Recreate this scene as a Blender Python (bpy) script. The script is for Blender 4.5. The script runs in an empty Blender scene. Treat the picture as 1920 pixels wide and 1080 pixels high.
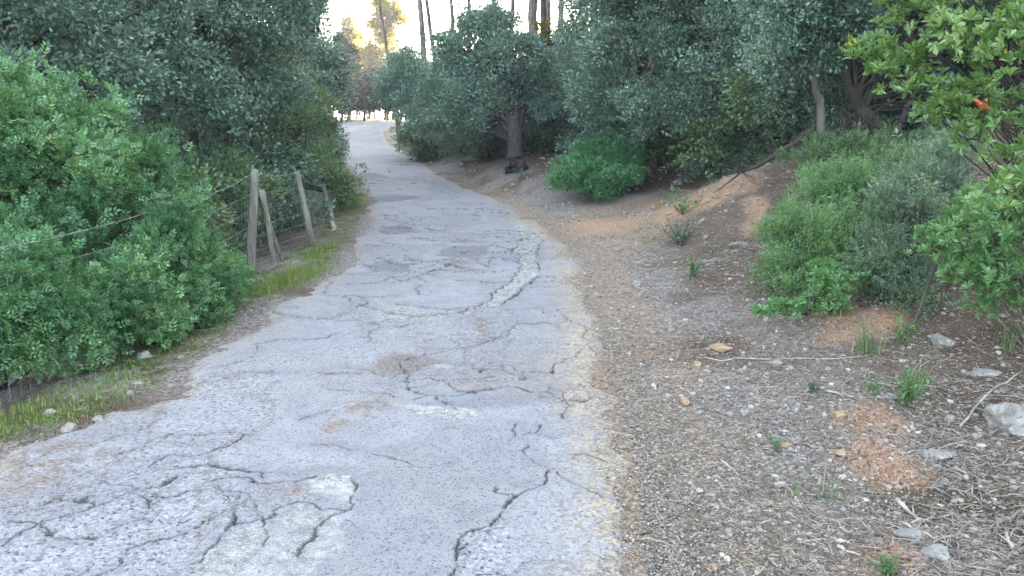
import bpy, math
import numpy as np
R = math.radians
# ------------------------------------------------------------------ camera, world, sun
scn = bpy.context.scene
COL = scn.collection
FPX, PITCH, EYE = 1507.0, math.atan(310/1507.0), 1.6
cam = bpy.data.cameras.new("camera"); camo = bpy.data.objects.new("camera", cam); COL.objects.link(camo)
cam.sensor_width = 36.0; cam.lens = 36.0*FPX/1920; cam.clip_start = 0.05; cam.clip_end = 2000
camo.location = (0, 0, EYE); camo.rotation_euler = (R(90)-PITCH, 0, 0)
scn.camera = camo
SUN_EL, SUN_AZ = 13.0, 26.0           # degrees; azimuth clockwise from +Y
w = bpy.data.worlds.new("World"); scn.world = w; w.use_nodes = True
nt = w.node_tree; nt.nodes.clear()
sky = nt.nodes.new("ShaderNodeTexSky"); sky.sky_type = 'NISHITA'; sky.sun_disc = False
sky.sun_elevation = R(SUN_EL); sky.sun_rotation = R(SUN_AZ); sky.dust_density = 2.5; sky.air_density = 1.0; sky.ozone_density = 0.6
bg = nt.nodes.new("ShaderNodeBackground"); bg.inputs[1].default_value = 0.15
wo = nt.nodes.new("ShaderNodeOutputWorld")
hs = nt.nodes.new("ShaderNodeHueSaturation"); hs.inputs["Saturation"].default_value = .62; nt.links.new(sky.outputs[0], hs.inputs["Color"]); nt.links.new(hs.outputs[0], bg.inputs[0]); nt.links.new(bg.outputs[0], wo.inputs[0])
sl = bpy.data.lights.new("sun", 'SUN'); sl.energy = 4.0; sl.angle = R(0.5); sl.color = (1, 0.86, 0.62)
so = bpy.data.objects.new("sun", sl); COL.objects.link(so)
so.rotation_euler = (R(90-SUN_EL), 0, R(180-SUN_AZ)); so.location = (10, 30, 30)
scn.view_settings.view_transform = 'Standard'; scn.view_settings.look = 'None'
scn.view_settings.exposure = 3.6; scn.view_settings.gamma = 1.0
scn.cycles.use_denoising = True
scn.cycles.max_bounces = 8; scn.cycles.diffuse_bounces = 4; scn.cycles.transmission_bounces = 4
scn.cycles.glossy_bounces = 2; scn.cycles.transparent_max_bounces = 4
scn.cycles.sample_clamp_indirect = 4.0

# ------------------------------------------------------------------ numeric helpers
def rng(s): return np.random.default_rng(s)
def _h(i, j, k, s):
    n = (i*374761393 + j*668265263 + k*2147483647 + s*974634777) & 0xffffffff
    n = ((n ^ (n >> 13))*1274126177) & 0xffffffff
    n = (n ^ (n >> 16)) & 0xffffffff
    return n/4294967295.0
def vnoise(P, s=0):
    P = np.asarray(P, float)
    if P.shape[-1] == 2: P = np.concatenate([P, np.zeros(P.shape[:-1]+(1,))], -1)
    I = np.floor(P).astype(np.int64); F = P-I; F = F*F*(3-2*F)
    i, j, k = I[..., 0], I[..., 1], I[..., 2]; fx, fy, fz = F[..., 0], F[..., 1], F[..., 2]
    o = 0
    for a in (0, 1):
        for b in (0, 1):
            for c in (0, 1):
                o = o + _h(i+a, j+b, k+c, s)*(fx if a else 1-fx)*(fy if b else 1-fy)*(fz if c else 1-fz)
    return o*2-1
def fbm(P, s=0, n=4):
    P = np.asarray(P, float); o = 0; a = 1.0
    for k in range(n):
        o = o+a*vnoise(P*(2**k)+k*17.3, s+k); a *= 0.5
    return o
def sstep(a, b, x):
    t = np.clip((x-a)/(b-a), 0, 1); return t*t*(3-2*t)
def unit(v):
    v = np.asarray(v, float); return v/np.maximum(np.linalg.norm(v, axis=-1, keepdims=True), 1e-9)
def ray(px, py):
    a = (px-960)/FPX; b = -(py-540)/FPX
    c, s = math.cos(PITCH), math.sin(PITCH)
    d = np.array([a, c+b*s, -s+b*c]); return d/d[1]
def P3(px, py, D):                      # the point D metres ahead along a sight line
    return np.array([0, 0, EYE])+ray(px, py)*D
def px2m(r, D): return r/FPX*D

# ------------------------------------------------------------------ terrain
RZ = np.array([[-60, -2.5], [-8, -.1], [0, 0], [20, 0], [31, .22], [48, .50], [55, 1.1], [60, 1.50], [63, 1.64], [66, 1.60], [90, -1.5], [400, -12]])
def zroad(y): return np.interp(y, RZ[:, 0], RZ[:, 1])
ROWS = [(855, 0, 1187), (821, 112, 1172), (739, 326, 1146), (682, 375, 1128), (656, 412, 1122), (577, 517, 1098), (510, 637, 1086),
        (450, 675, 1050), (394, 700, 972), (356, 688, 880), (330, 665, 822), (300, 645, 780)]
def zplane(px, py):
    r = ray(px, py); lo, hi = .5, 62.0
    for _ in range(50):
        D = (lo+hi)/2
        if EYE+r[2]*D > zroad(D): lo = D
        else: hi = D
    return D
tl = []
for py, a, b in ROWS:
    D = zplane(900, py); tl.append((D, P3(a, py, D)[0], P3(b, py, D)[0]))
tl = [(-300, -2.75, .35), (0, -2.75, .40), (2.6, -2.68, .47)]+tl
for D, py, a, b in ((48, 268, 634, 722), (54, 254, 628, 718), (58, 243, 626, 745), (61, 236, 628, 860), (64, 230, 640, 1000)):
    tl.append((D, P3(a, py, D)[0], P3(b, py, D)[0]))
tl.append((70, tl[-1][1]+6, tl[-1][2]+2))
TL = np.array(tl)
def xl(y): return np.interp(y, TL[:, 0], TL[:, 1])
def xr(y): return np.interp(y, TL[:, 0], TL[:, 2])
cp = []
for D in (0, 3, 6, 9, 13, 18, 24, 31, 40, 50, 60):
    z = float(zroad(D))
    for off, dz in ((.5, -.03), (1.1, -.12), (2.4, -.45), (5, -.25), (9, .9), (15, 2.8), (24, 4.2), (45, 5)):
        cp.append((float(xl(D))-off, D, z+dz))
    cp.append((float(xr(D))+.3, D, z+.02))
cp += [(2.5, 2.5, .06), (1.5, 4, .04), (3, 4.4, .16), (2.6, 5.3, .28), (4.2, 5, .6), (2.05, 5.6, .16), (2.3, 6.4, .22), (1.5, 7, .07),
       (1.95, 10, .1), (2.85, 9.7, .42), (3.4, 11.7, .86), (3.9, 10.8, 1.05), (2.4, 8.5, .22), (3.4, 8, .7), (2.35, 15, .12), (1.7, 13, .05), (2.6, 13.3, .14), (1.3, 15, .08),
       (2.95, 13, .48), (3, 18.3, .52), (4.4, 15.5, .55), (5, 11, 1.27), (4.2, 20.5, .75), (.15, 22, .62), (1.1, 18, .42), (-1.7, 26, .48), (-4.6, 42, 1.15),
       (0, 40, 1.7), (5, 30, 1.9), (10, 20, 2.4), (15, 12, 2.8), (8, 8, 2.1), (6.5, 5, 1.3), (20, 40, 3.5), (6, 60, 2.6), (-3, 58, 2.2), (10, 0, 1.2),
       (20, 0, 2.4), (30, 20, 4), (40, 60, 5), (4, -5, .2), (3, 0, .1), (12, -15, 1)]
CP = np.array(cp)
def _phi(r2): return np.sqrt(r2+0.6)
_n = len(CP); _A = np.zeros((_n+3, _n+3))
_d2 = ((CP[:, None, :2]-CP[None, :, :2])**2).sum(-1); _A[:_n, :_n] = _phi(_d2)+np.eye(_n)*-0.02
_A[:_n, _n] = 1; _A[:_n, _n+1:] = CP[:, :2]; _A[_n:, :_n] = _A[:_n, _n:].T
_W = np.linalg.solve(_A, np.concatenate([CP[:, 2], [0, 0, 0]]))
def H(x, y, detail=True):
    x = np.asarray(x, float); y = np.asarray(y, float); sh = np.broadcast(x, y).shape
    X = np.broadcast_to(x, sh).ravel(); Y = np.broadcast_to(y, sh).ravel()
    cx, cy = np.clip(X, -42, 42), np.clip(Y, -15, 62)
    z = np.full(X.shape, _W[_n])+_W[_n+1]*cx+_W[_n+2]*cy
    for k in range(_n): z = z+_W[k]*_phi((cx-CP[k, 0])**2+(cy-CP[k, 1])**2)
    z = z-sstep(64, 130, Y)*14-sstep(150, 500, Y)*30
    zr = zroad(Y); lat = np.maximum(xl(Y)-X, X-xr(Y))
    wgt = 1-sstep(.1, 1.3, lat); z = z*(1-wgt)+zr*wgt
    if detail:
        Q = np.stack([X, Y], -1); a = sstep(-.1, .8, lat)
        amp = 1+2.0*sstep(4, 30, lat)
        z = z+a*(fbm(Q*.8, 3, 3)*.04*amp+fbm(Q*2.6, 5, 3)*.022*np.minimum(amp, 1.8)+fbm(Q*9, 9, 3)*.010)
        z = z+.38*np.exp(-((Y-67.6)/1.0)**2)*(X < 3)
    z = z-0.06*sstep(-.17, -.30, lat)     # tucked under the asphalt
    return z.reshape(sh)
def h1(x, y): return float(H(np.array([x]), np.array([y]))[0])
def gp(px, py):                          # where a sight line meets the ground
    r = ray(px, py); Ds = np.geomspace(1.8, 70, 260); P = np.array([0, 0, EYE])+Ds[:, None]*r
    g = H(P[:, 0], P[:, 1], False); k = np.argmax(P[:, 2] < g)
    if P[k, 2] >= g[k]: k = len(Ds)-1
    if k == 0: return P[0]
    a = P[k-1, 2]-g[k-1]; b = g[k]-P[k, 2]; t = a/(a+b+1e-9); D = Ds[k-1]*(1-t)+Ds[k]*t
    q = np.array([0, 0, EYE])+r*D; q[2] = h1(q[0], q[1]); return q

# ------------------------------------------------------------------ mesh helpers
def link_mesh(name, V, F, mat, parent=None, attrs=None, smooth=False):
    """F: (M,k) array or list of such arrays"""
    V = np.asarray(V, np.float32); Fs = F if isinstance(F, list) else [F]
    Fs = [np.asarray(f, np.int32) for f in Fs if len(f)]
    me = bpy.data.meshes.new(name)
    me.vertices.add(len(V)); me.vertices.foreach_set("co", V.ravel())
    li = np.concatenate([f.ravel() for f in Fs]); tot = np.concatenate([np.full(len(f), f.shape[1], np.int32) for f in Fs])
    st = np.concatenate([[0], np.cumsum(tot)[:-1]]).astype(np.int32)
    me.loops.add(len(li)); me.loops.foreach_set("vertex_index", li.astype(np.int32))
    me.polygons.add(len(tot)); me.polygons.foreach_set("loop_start", st); me.polygons.foreach_set("loop_total", tot)
    if smooth: me.polygons.foreach_set("use_smooth", np.ones(len(tot), bool))
    else: me.polygons.foreach_set("use_smooth", np.zeros(len(tot), bool))
    for k, v in (attrs or {}).items():
        v = np.asarray(v, np.float32)
        if v.ndim == 1: me.attributes.new(k, 'FLOAT', 'POINT').data.foreach_set("value", v)
        else: me.attributes.new(k, 'FLOAT_COLOR', 'POINT').data.foreach_set("color", v.ravel())
    me.update(); me.validate()
    me.materials.append(mat)
    o = bpy.data.objects.new(name, me); COL.objects.link(o)
    if parent is not None: o.parent = parent
    return o
def tag(o, label=None, cat=None, group=None, kind=None):
    if label: o["label"] = label
    if cat: o["category"] = cat
    if group: o["group"] = group
    if kind: o["kind"] = kind
    return o
def empty(name, loc, label, cat, group=None):
    o = bpy.data.objects.new(name, None); COL.objects.link(o); o.location = tuple(float(c) for c in loc); o.empty_display_size = .2
    return tag(o, label, cat, group)
def copy_tree(o, parent=None):
    c = o.copy(); COL.objects.link(c)
    if parent is not None: c.parent = parent
    for ch in list(o.children): copy_tree(ch, c)
    return c
class MB:
    def __init__(s): s.V = []; s.F = {}; s.n = 0
    def add(s, V, F):
        V = np.asarray(V, float); F = np.asarray(F, int)
        s.V.append(V); s.F.setdefault(F.shape[1], []).append(F+s.n); s.n += len(V)
    def tube(s, pts, rad, n=6, cap=True):
        pts = np.asarray(pts, float); m = len(pts); rad = np.broadcast_to(np.asarray(rad, float), (m,))
        T = unit(np.gradient(pts, axis=0)); ref = np.array([0, 0, 1.]) if abs(T[0, 2]) < .8 else np.array([1., 0, 0])
        U = unit(np.cross(T, ref)); W = np.cross(T, U); a = np.arange(n)*2*np.pi/n
        ring = pts[:, None]+rad[:, None, None]*(np.cos(a)[None, :, None]*U[:, None]+np.sin(a)[None, :, None]*W[:, None])
        V = ring.reshape(-1, 3); i = np.arange(m-1)[:, None]*n; j = np.arange(n)[None]; k = (j+1) % n
        F = np.stack([i+j, i+k, i+n+k, i+n+j], -1).reshape(-1, 4); s.add(V, F)
        if cap:
            c = np.array([pts[0], pts[-1]]); b = s.n; s.V.append(c)
            r0 = s.n-len(V); jj = np.arange(n)
            s.F.setdefault(3, []).append(np.concatenate([np.stack([np.full(n, b), r0+(jj+1) % n, r0+jj], -1),
                np.stack([np.full(n, b+1), r0+(m-1)*n+jj, r0+(m-1)*n+(jj+1) % n], -1)])); s.n += 2
    def build(s, name, mat, parent=None, origin=(0, 0, 0), smooth=True):
        V = np.concatenate(s.V)-np.asarray(origin); F = [np.concatenate(f) for f in s.F.values()]
        return link_mesh(name, V, F, mat, parent, smooth=smooth)
def wobble(a, b, n, amp, r, sag=0):
    a, b = np.asarray(a, float), np.asarray(b, float); t = np.linspace(0, 1, n)[:, None]
    p = a*(1-t)+b*t; L = np.linalg.norm(b-a)
    off = np.cumsum(r.normal(0, 1, (n, 3)), 0); off = off-off[0]-(off[-1]-off[0])*t
    p = p+off*amp*L/max(n, 1)**.5; p[:, 2] += sag*L*4*(t*(1-t))[:, 0]
    return p
# leaf templates : along +Y, normal +Z
def t_diamond(w=.42, f=.08):
    return np.array([[0, 0, 0], [w/2, .5, f], [0, 1, 0], [-w/2, .5, f]]), np.array([[0, 1, 2, 3]])
def t_broad(w=.42):
    V = np.array([[0, 0, 0], [.14*w*2, .3, .05], [w/2, .66, .09], [0, 1, -.05], [-w/2, .66, .09], [-.14*w*2, .3, .05], [0, .55, -.02]])
    return V, np.array([[0, 1, 2, 6], [6, 2, 3, 3], [0, 6, 4, 5], [6, 3, 4, 4]])
def t_broad3(w=.42):
    V = np.array([[0, 0, 0], [.2*w, .32, .04], [w/2, .68, .08], [0, 1, -.06], [-w/2, .68, .08], [-.2*w, .32, .04], [0, .5, -.02]])
    return V, np.array([[0, 1, 6], [1, 2, 6], [2, 3, 6], [3, 4, 6], [4, 5, 6], [5, 0, 6]])
def t_multi(T, poses):                   # combine leaf poses (pos, yaw, pitch, scale) in one template
    V0, F0 = T; Vs, Fs = [], []
    for k, (p, yaw, pit, sc) in enumerate(poses):
        V = V0*sc; cp_, sp = math.cos(pit), math.sin(pit)
        V = V@np.array([[1, 0, 0], [0, cp_, sp], [0, -sp, cp_]])
        cy, sy = math.cos(yaw), math.sin(yaw)
        V = V@np.array([[cy, sy, 0], [-sy, cy, 0], [0, 0, 1]])
        Vs.append(V+np.asarray(p)); Fs.append(F0+k*len(V0))
    return np.concatenate(Vs), np.concatenate(Fs)
def t_pinnate(n=4):
    ps = [((0, 1.0, 0), 0, .1, .50)]
    for k in range(n):
        y = .25+.7*k/(n-1) if n > 1 else .5
        for s in (-1, 1): ps.append(((0, y*.95, 0), s*-1.0, .15, .50))
    return t_multi(t_diamond(.50, .08), ps)
def t_rosette(T, n=8, seed=1, pit=.35):
    r = rng(seed)
    return t_multi(T, [((0, 0, r.uniform(-.15, .1)), 2*np.pi*k/n+r.uniform(-.3, .3), pit+r.uniform(-.35, .35), r.uniform(.75, 1.1)) for k in range(n)])
def t_sprig(n=8, seed=2, w=.22, L=.32):  # a twiglet along +Y with small leaves all round
    r = rng(seed); ps = []
    for k in range(n):
        ps.append(((0, k/n, 0), r.uniform(-1, 1)+(.6 if k % 2 else -.6), r.uniform(-.9, .9), L*r.uniform(.7, 1.1)))
    return t_multi(t_diamond(w, .03), ps)
def scatter(T, pos, d, up, sc):
    V, F = T; n = len(pos); d = unit(d); x = unit(np.cross(d, up)); z = np.cross(x, d)
    M = np.stack([x, d, z], 1)           # rows: local axes
    VV = np.einsum('vk,nkj->nvj', V, M)*np.asarray(sc).reshape(-1, 1, 1)+pos[:, None]
    FF = F[None]+(np.arange(n)*len(V))[:, None, None]
    return VV.reshape(-1, 3), FF.reshape(-1, F.shape[1])
def crown_pts(blobs, ncl, per, clr, seed, gap=-.25, shell=.55, flat=.7, keep_in=.22):
    r = rng(seed); B0 = np.array([list(c)+list(rad if hasattr(rad, '__len__') else (rad,)*3) for c, rad in blobs], float)
    nb = 9; us = unit(r.normal(size=(len(B0), nb, 3)))                 # boughs bulging out of every mass
    cen = B0[:, None, :3]+us*B0[:, None, 3:6]*r.uniform(.45, .86, (len(B0), nb, 1)); rad = B0[:, None, 3:6]*r.uniform(.24, .46, (len(B0), nb, 1))*np.array([1.1, 1.1, .8])
    B = np.concatenate([np.concatenate([cen, rad], -1).reshape(-1, 6), np.concatenate([B0[:, :3], B0[:, 3:]*.62], 1)])
    area = (B[:, 3]*B[:, 4]*B[:, 5])**(2/3); area[-len(B0):] *= .45; pr = area/area.sum()
    k = r.choice(len(B), int(ncl*1.7), p=pr); u = unit(r.normal(size=(len(k), 3))+np.array([0, 0, .25]))
    rr = .55+.45*r.random(len(k))**.5; rr = rr*(1+.25*fbm(u*2.2+k[:, None]*5.1, seed, 2))
    rr = np.where(r.random(len(k)) < .07, rr*1.3, rr)
    c = B[k, :3]+u*B[k, 3:6]*rr[:, None]
    keep = fbm(c*1.4/np.mean(B0[:, 3:6]), seed+5, 2) > gap+.16
    inside = np.zeros(len(c), bool)
    for b in range(len(B)):
        q = (((c-B[b, :3])/B[b, 3:6])**2).sum(-1) < .5; inside |= q & (k != b)
    keep &= (~inside) | (r.random(len(c)) < keep_in)
    c = c[keep][:ncl]; u = u[keep][:ncl]
    n = len(c)*per; ci = np.repeat(np.arange(len(c)), per)
    ul = unit(unit(r.normal(size=(n, 3)))+u[ci]*.35+np.array([0, 0, .25]))
    csz = r.uniform(.5, 1.3, len(c))[ci, None]; el = np.where(r.random(len(c)) < .25, r.uniform(.8, 1.8, len(c)), 0)[ci, None]
    tt_ = r.random((n, 1)); pos = c[ci]+ul*clr*1.25*csz*np.array([1, 1, flat])*(.5+.6*r.random((n, 1)))*(1-.6*tt_*(el > 0))+(u[ci]+[0, 0, .15])*clr*el*tt_*1.4
    d = ul*.8+u[ci]*.3+r.normal(size=(n, 3))*.45
    up = r.normal(size=(n, 3))*.5+np.array([0, 0, .8])+ul*.5
    return pos, d, up, c
def branches(mb, trunk_pts, cl, n, r0, r, seed, n_sides=4, from_frac=.35):
    rr = rng(seed); T = np.asarray(trunk_pts); idx = rr.choice(len(cl), min(n, len(cl)), replace=False)
    for i in idx:
        tgt = cl[i]; t0 = rr.uniform(from_frac, 1.0); k = t0*(len(T)-1); a = int(k); b = min(a+1, len(T)-1)
        st = T[a]*(1-(k-a))+T[b]*(k-a)
        p = wobble(st, tgt, 6, .07, rr, sag=rr.uniform(-.02, .1))
        mb.tube(p, np.linspace(r0*rr.uniform(.5, 1), r, 6), n_sides, cap=False)

# ------------------------------------------------------------------ materials
def new_mat(name):
    m = bpy.data.materials.new(name); m.use_nodes = True; t = m.node_tree; t.nodes.clear()
    out = t.nodes.new("ShaderNodeOutputMaterial"); b = t.nodes.new("ShaderNodeBsdfPrincipled")
    t.links.new(b.outputs[0], out.inputs[0]); return m, t, b, out
class N:                                  # tiny node-building helper
    def __init__(s, t): s.t = t
    def n(s, typ, **kw):
        x = s.t.nodes.new(typ)
        for k, v in kw.items(): setattr(x, k, v)
        return x
    def put(s, sock, v):
        if hasattr(v, "is_output") or isinstance(v, bpy.types.NodeSocket): s.t.links.new(v, sock)
        else:
            if isinstance(v, tuple) and len(v) == 3 and sock.type == 'RGBA': v = v+(1,)
            sock.default_value = v
    def noise(s, scale, detail=4, vec=None, rough=.55, out=0):
        x = s.n("ShaderNodeTexNoise"); x.inputs["Scale"].default_value = scale; x.inputs["Detail"].default_value = detail
        x.inputs["Roughness"].default_value = rough
        if vec is not None: s.put(x.inputs["Vector"], vec)
        return x.outputs[out]
    def voro(s, scale, vec=None, feature='F1', out=0):
        x = s.n("ShaderNodeTexVoronoi", feature=feature); x.inputs["Scale"].default_value = scale
        if vec is not None: s.put(x.inputs["Vector"], vec)
        return x.outputs[out]
    def ramp(s, v, a, b, c0=0.0, c1=1.0):
        x = s.n("ShaderNodeMapRange"); s.put(x.inputs[0], v); x.inputs[1].default_value = a; x.inputs[2].default_value = b
        x.inputs[3].default_value = c0; x.inputs[4].default_value = c1; x.interpolation_type = 'SMOOTHSTEP'; return x.outputs[0]
    def mix(s, f, a, b, typ='MIX'):
        x = s.n("ShaderNodeMix", data_type='RGBA', blend_type=typ); s.put(x.inputs[0], f); s.put(x.inputs[6], a); s.put(x.inputs[7], b); return x.outputs[2]
    def m(s, op, a, b=0.0):
        x = s.n("ShaderNodeMath", operation=op); s.put(x.inputs[0], a); s.put(x.inputs[1], b); return x.outputs[0]
    def attr(s, name):
        x = s.n("ShaderNodeAttribute", attribute_name=name); return x
    def sep(s, c):
        x = s.n("ShaderNodeSeparateColor"); s.put(x.inputs[0], c); return x.outputs
    def bump(s, h, dist, strength=1.0, nrm=None):
        x = s.n("ShaderNodeBump"); x.inputs["Strength"].default_value = strength; x.inputs["Distance"].default_value = dist
        s.put(x.inputs["Height"], h)
        if nrm is not None: s.put(x.inputs["Normal"], nrm)
        return x.outputs[0]
    def pos(s): return s.n("ShaderNodeTexCoord").outputs["Object"]
    def island(s): return s.n("ShaderNodeNewGeometry").outputs["Random Per Island"]

def leaf_mat(name, c_dark, c_mid, c_light, rough=.45, trans=.3, tcol=None, nscale=1.5, odd=None, odd_p=.02, spec=.5):
    m, t, b, out = new_mat(name); q = N(t); isl = q.island(); P = q.pos()
    nz = q.ramp(q.noise(nscale, 3, P), .3, .7)
    v = q.m('ADD', q.m('MULTIPLY', isl, .6), q.m('MULTIPLY', nz, .4))
    col = q.mix(q.ramp(v, .15, .55), c_dark, c_mid); col = q.mix(q.ramp(v, .55, .95), col, c_light)
    if odd: col = q.mix(q.m('GREATER_THAN', isl, 1-odd_p), col, odd)
    q.put(b.inputs["Base Color"], col); b.inputs["Roughness"].default_value = rough
    b.inputs["Specular IOR Level"].default_value = spec
    tr = q.n("ShaderNodeBsdfTranslucent")
    q.put(tr.inputs[0], q.mix(.65, col, tcol or (c_light[0]*1.6, c_light[1]*1.5, c_light[2]*.6)))
    ms = q.n("ShaderNodeMixShader"); ms.inputs[0].default_value = trans
    t.links.new(b.outputs[0], ms.inputs[1]); t.links.new(tr.outputs[0], ms.inputs[2]); t.links.new(ms.outputs[0], out.inputs[0])
    return m
def plain_mat(name, c1, c2, scale=8, rough=.85, bump=.01, bscale=40, stretch=None, c3=None, isl=0.0):
    m, t, b, out = new_mat(name); q = N(t); P = q.pos()
    if stretch:
        mp = q.n("ShaderNodeMapping"); q.put(mp.inputs[0], P); mp.inputs["Scale"].default_value = stretch; P = mp.outputs[0]
    f = q.ramp(q.noise(scale, 5, P), .3, .7)
    if isl: f = q.m('ADD', q.m('MULTIPLY', f, 1-isl), q.m('MULTIPLY', q.island(), isl))
    col = q.mix(f, c1, c2)
    if c3: col = q.mix(q.ramp(q.noise(scale*3.1, 4, P), .55, .7), col, c3)
    q.put(b.inputs["Base Color"], col); b.inputs["Roughness"].default_value = rough
    q.put(b.inputs["Normal"], q.bump(q.noise(bscale, 5, P), bump)); return m

def chip_mat(name, c0, c1, c2):
    m, t, b, out = new_mat(name); q = N(t); i = q.island(); col = q.mix(q.ramp(i, 0, .6), c0, c1); col = q.mix(q.ramp(i, .68, 1.0), col, c2)
    col = q.mix(.35, col, q.mix(q.noise(60, 3, q.pos()), c0, c2)); q.put(b.inputs["Base Color"], col); b.inputs["Roughness"].default_value = .9; b.inputs["Specular IOR Level"].default_value = .3; return m
M = {}
M['oak'] = leaf_mat("holm_oak_leaf", (.05, .10, .075), (.13, .23, .17), (.34, .46, .36), .42, .17, (.30, .36, .10), .9)
M['oakfar'] = leaf_mat("far_oak_leaf", (.05, .09, .07), (.10, .17, .13), (.20, .28, .18), .45, .35, (.50, .48, .10), .6)
M['sunleaf'] = leaf_mat('sunlit_leaf', (.010, .016, .003), (.022, .028, .004), (.04, .04, .006), .9, .7, (.30, .24, .010), .6, spec=.03)  # golden backlight put into the leaf colour
M['mastic'] = leaf_mat("mastic_leaf", (.03, .10, .045), (.085, .22, .095), (.26, .43, .18), .38, .22, (.24, .42, .08), 1.3, (.30, .20, .08), .008)
M['fardark'] = leaf_mat('far_shaded_leaf', (.012, .016, .010), (.025, .032, .018), (.05, .055, .028), .9, .05, (.05, .05, .01), .6, spec=.03)  # shade of the far crowns put into the leaf colour
M['olive'] = leaf_mat("olive_shrub_leaf", (.04, .09, .045), (.10, .18, .08), (.24, .34, .17), .42, .2, (.35, .45, .08), 1.6)
M['bush'] = leaf_mat("green_bush_leaf", (.03, .11, .05), (.07, .22, .10), (.15, .34, .16), .4, .3, None, 1.6)
M['heath'] = leaf_mat("heath_leaf", (.045, .12, .05), (.11, .23, .10), (.26, .38, .19), .5, .3, None, 2.5)
M['grey'] = leaf_mat("grey_shrub_leaf", (.05, .10, .065), (.12, .19, .12), (.26, .34, .22), .6, .2, None, 2.5)
M['arbutus'] = leaf_mat("arbutus_leaf", (.05, .11, .04), (.12, .22, .075), (.30, .40, .18), .26, .35, (.35, .55, .06), 3, (.45, .36, .06), .006)
M['arblow'] = leaf_mat("broad_leaf", (.05, .14, .05), (.12, .26, .10), (.26, .42, .20), .35, .3, (.3, .5, .08), 3, (.42, .36, .08), .012)
M['pine'] = leaf_mat("pine_needle", (.035, .07, .03), (.06, .11, .045), (.11, .17, .06), .5, .35, (.5, .48, .08), .7)
M['grass'] = leaf_mat("grass_blade", (.06, .12, .03), (.12, .22, .05), (.27, .36, .11), .5, .35, None, 3, (.35, .30, .14), .15)
M['blade'] = leaf_mat("tuft_blade", (.04, .10, .05), (.08, .18, .08), (.18, .28, .12), .4, .3, None, 3, (.30, .25, .13), .15)
M['red'] = leaf_mat("red_leaf", (.45, .06, .03), (.65, .14, .05), (.75, .30, .08), .4, .3, (.7, .2, .05), 3)
M['dry'] = leaf_mat("dry_leaf", (.06, .042, .03), (.13, .098, .07), (.32, .26, .19), .7, .1, (.3, .2, .1), 3)
M['bark'] = plain_mat("dark_bark", (.022, .018, .016), (.07, .058, .05), 9, .9, .02, 30, (1, 1, .25))
M['barkpale'] = plain_mat("pale_bark", (.06, .056, .046), (.15, .138, .115), 7, .85, .01, 30, (1, 1, .3))
M['barkpine'] = plain_mat("pine_bark", (.07, .05, .04), (.20, .15, .12), 7, .9, .04, 18, (1, 1, .22), (.03, .02, .02))
M['post'] = plain_mat("weathered_post", (.14, .135, .11), (.32, .30, .25), 12, .85, .006, 60, (1, 1, .12), (.12, .11, .10))
M['wire'] = plain_mat("galvanised_wire", (.15, .15, .15), (.42, .42, .40), 20, .5, .001)
M['wood'] = plain_mat("dead_wood", (.12, .10, .085), (.33, .29, .25), 16, .85, .004, 80)
M['woodpale'] = plain_mat("bleached_wood", (.22, .20, .17), (.44, .40, .35), 16, .8, .004, 80)
M['stone'] = plain_mat("limestone", (.20, .19, .175), (.42, .40, .37), 14, .9, .03, 45, None, (.20, .16, .125))
M['stonebrown'] = plain_mat("ochre_stone", (.26, .16, .09), (.42, .30, .21), 14, .9, .01, 45, None, (.30, .14, .07))
M['pebble'] = chip_mat('pebble_mix', (.07, .06, .05), (.25, .22, .19), (.50, .46, .41))
M['pebbleor'] = plain_mat("orange_clod", (.18, .10, .062), (.38, .24, .165), 3, .95, .004, 90, None, None, .7)
M['litter'] = chip_mat('bark_litter', (.025, .018, .014), (.21, .16, .12), (.52, .46, .39))
M['clover'] = leaf_mat("verge_leaf", (.04, .12, .04), (.08, .24, .08), (.15, .36, .14), .4, .3)

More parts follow.
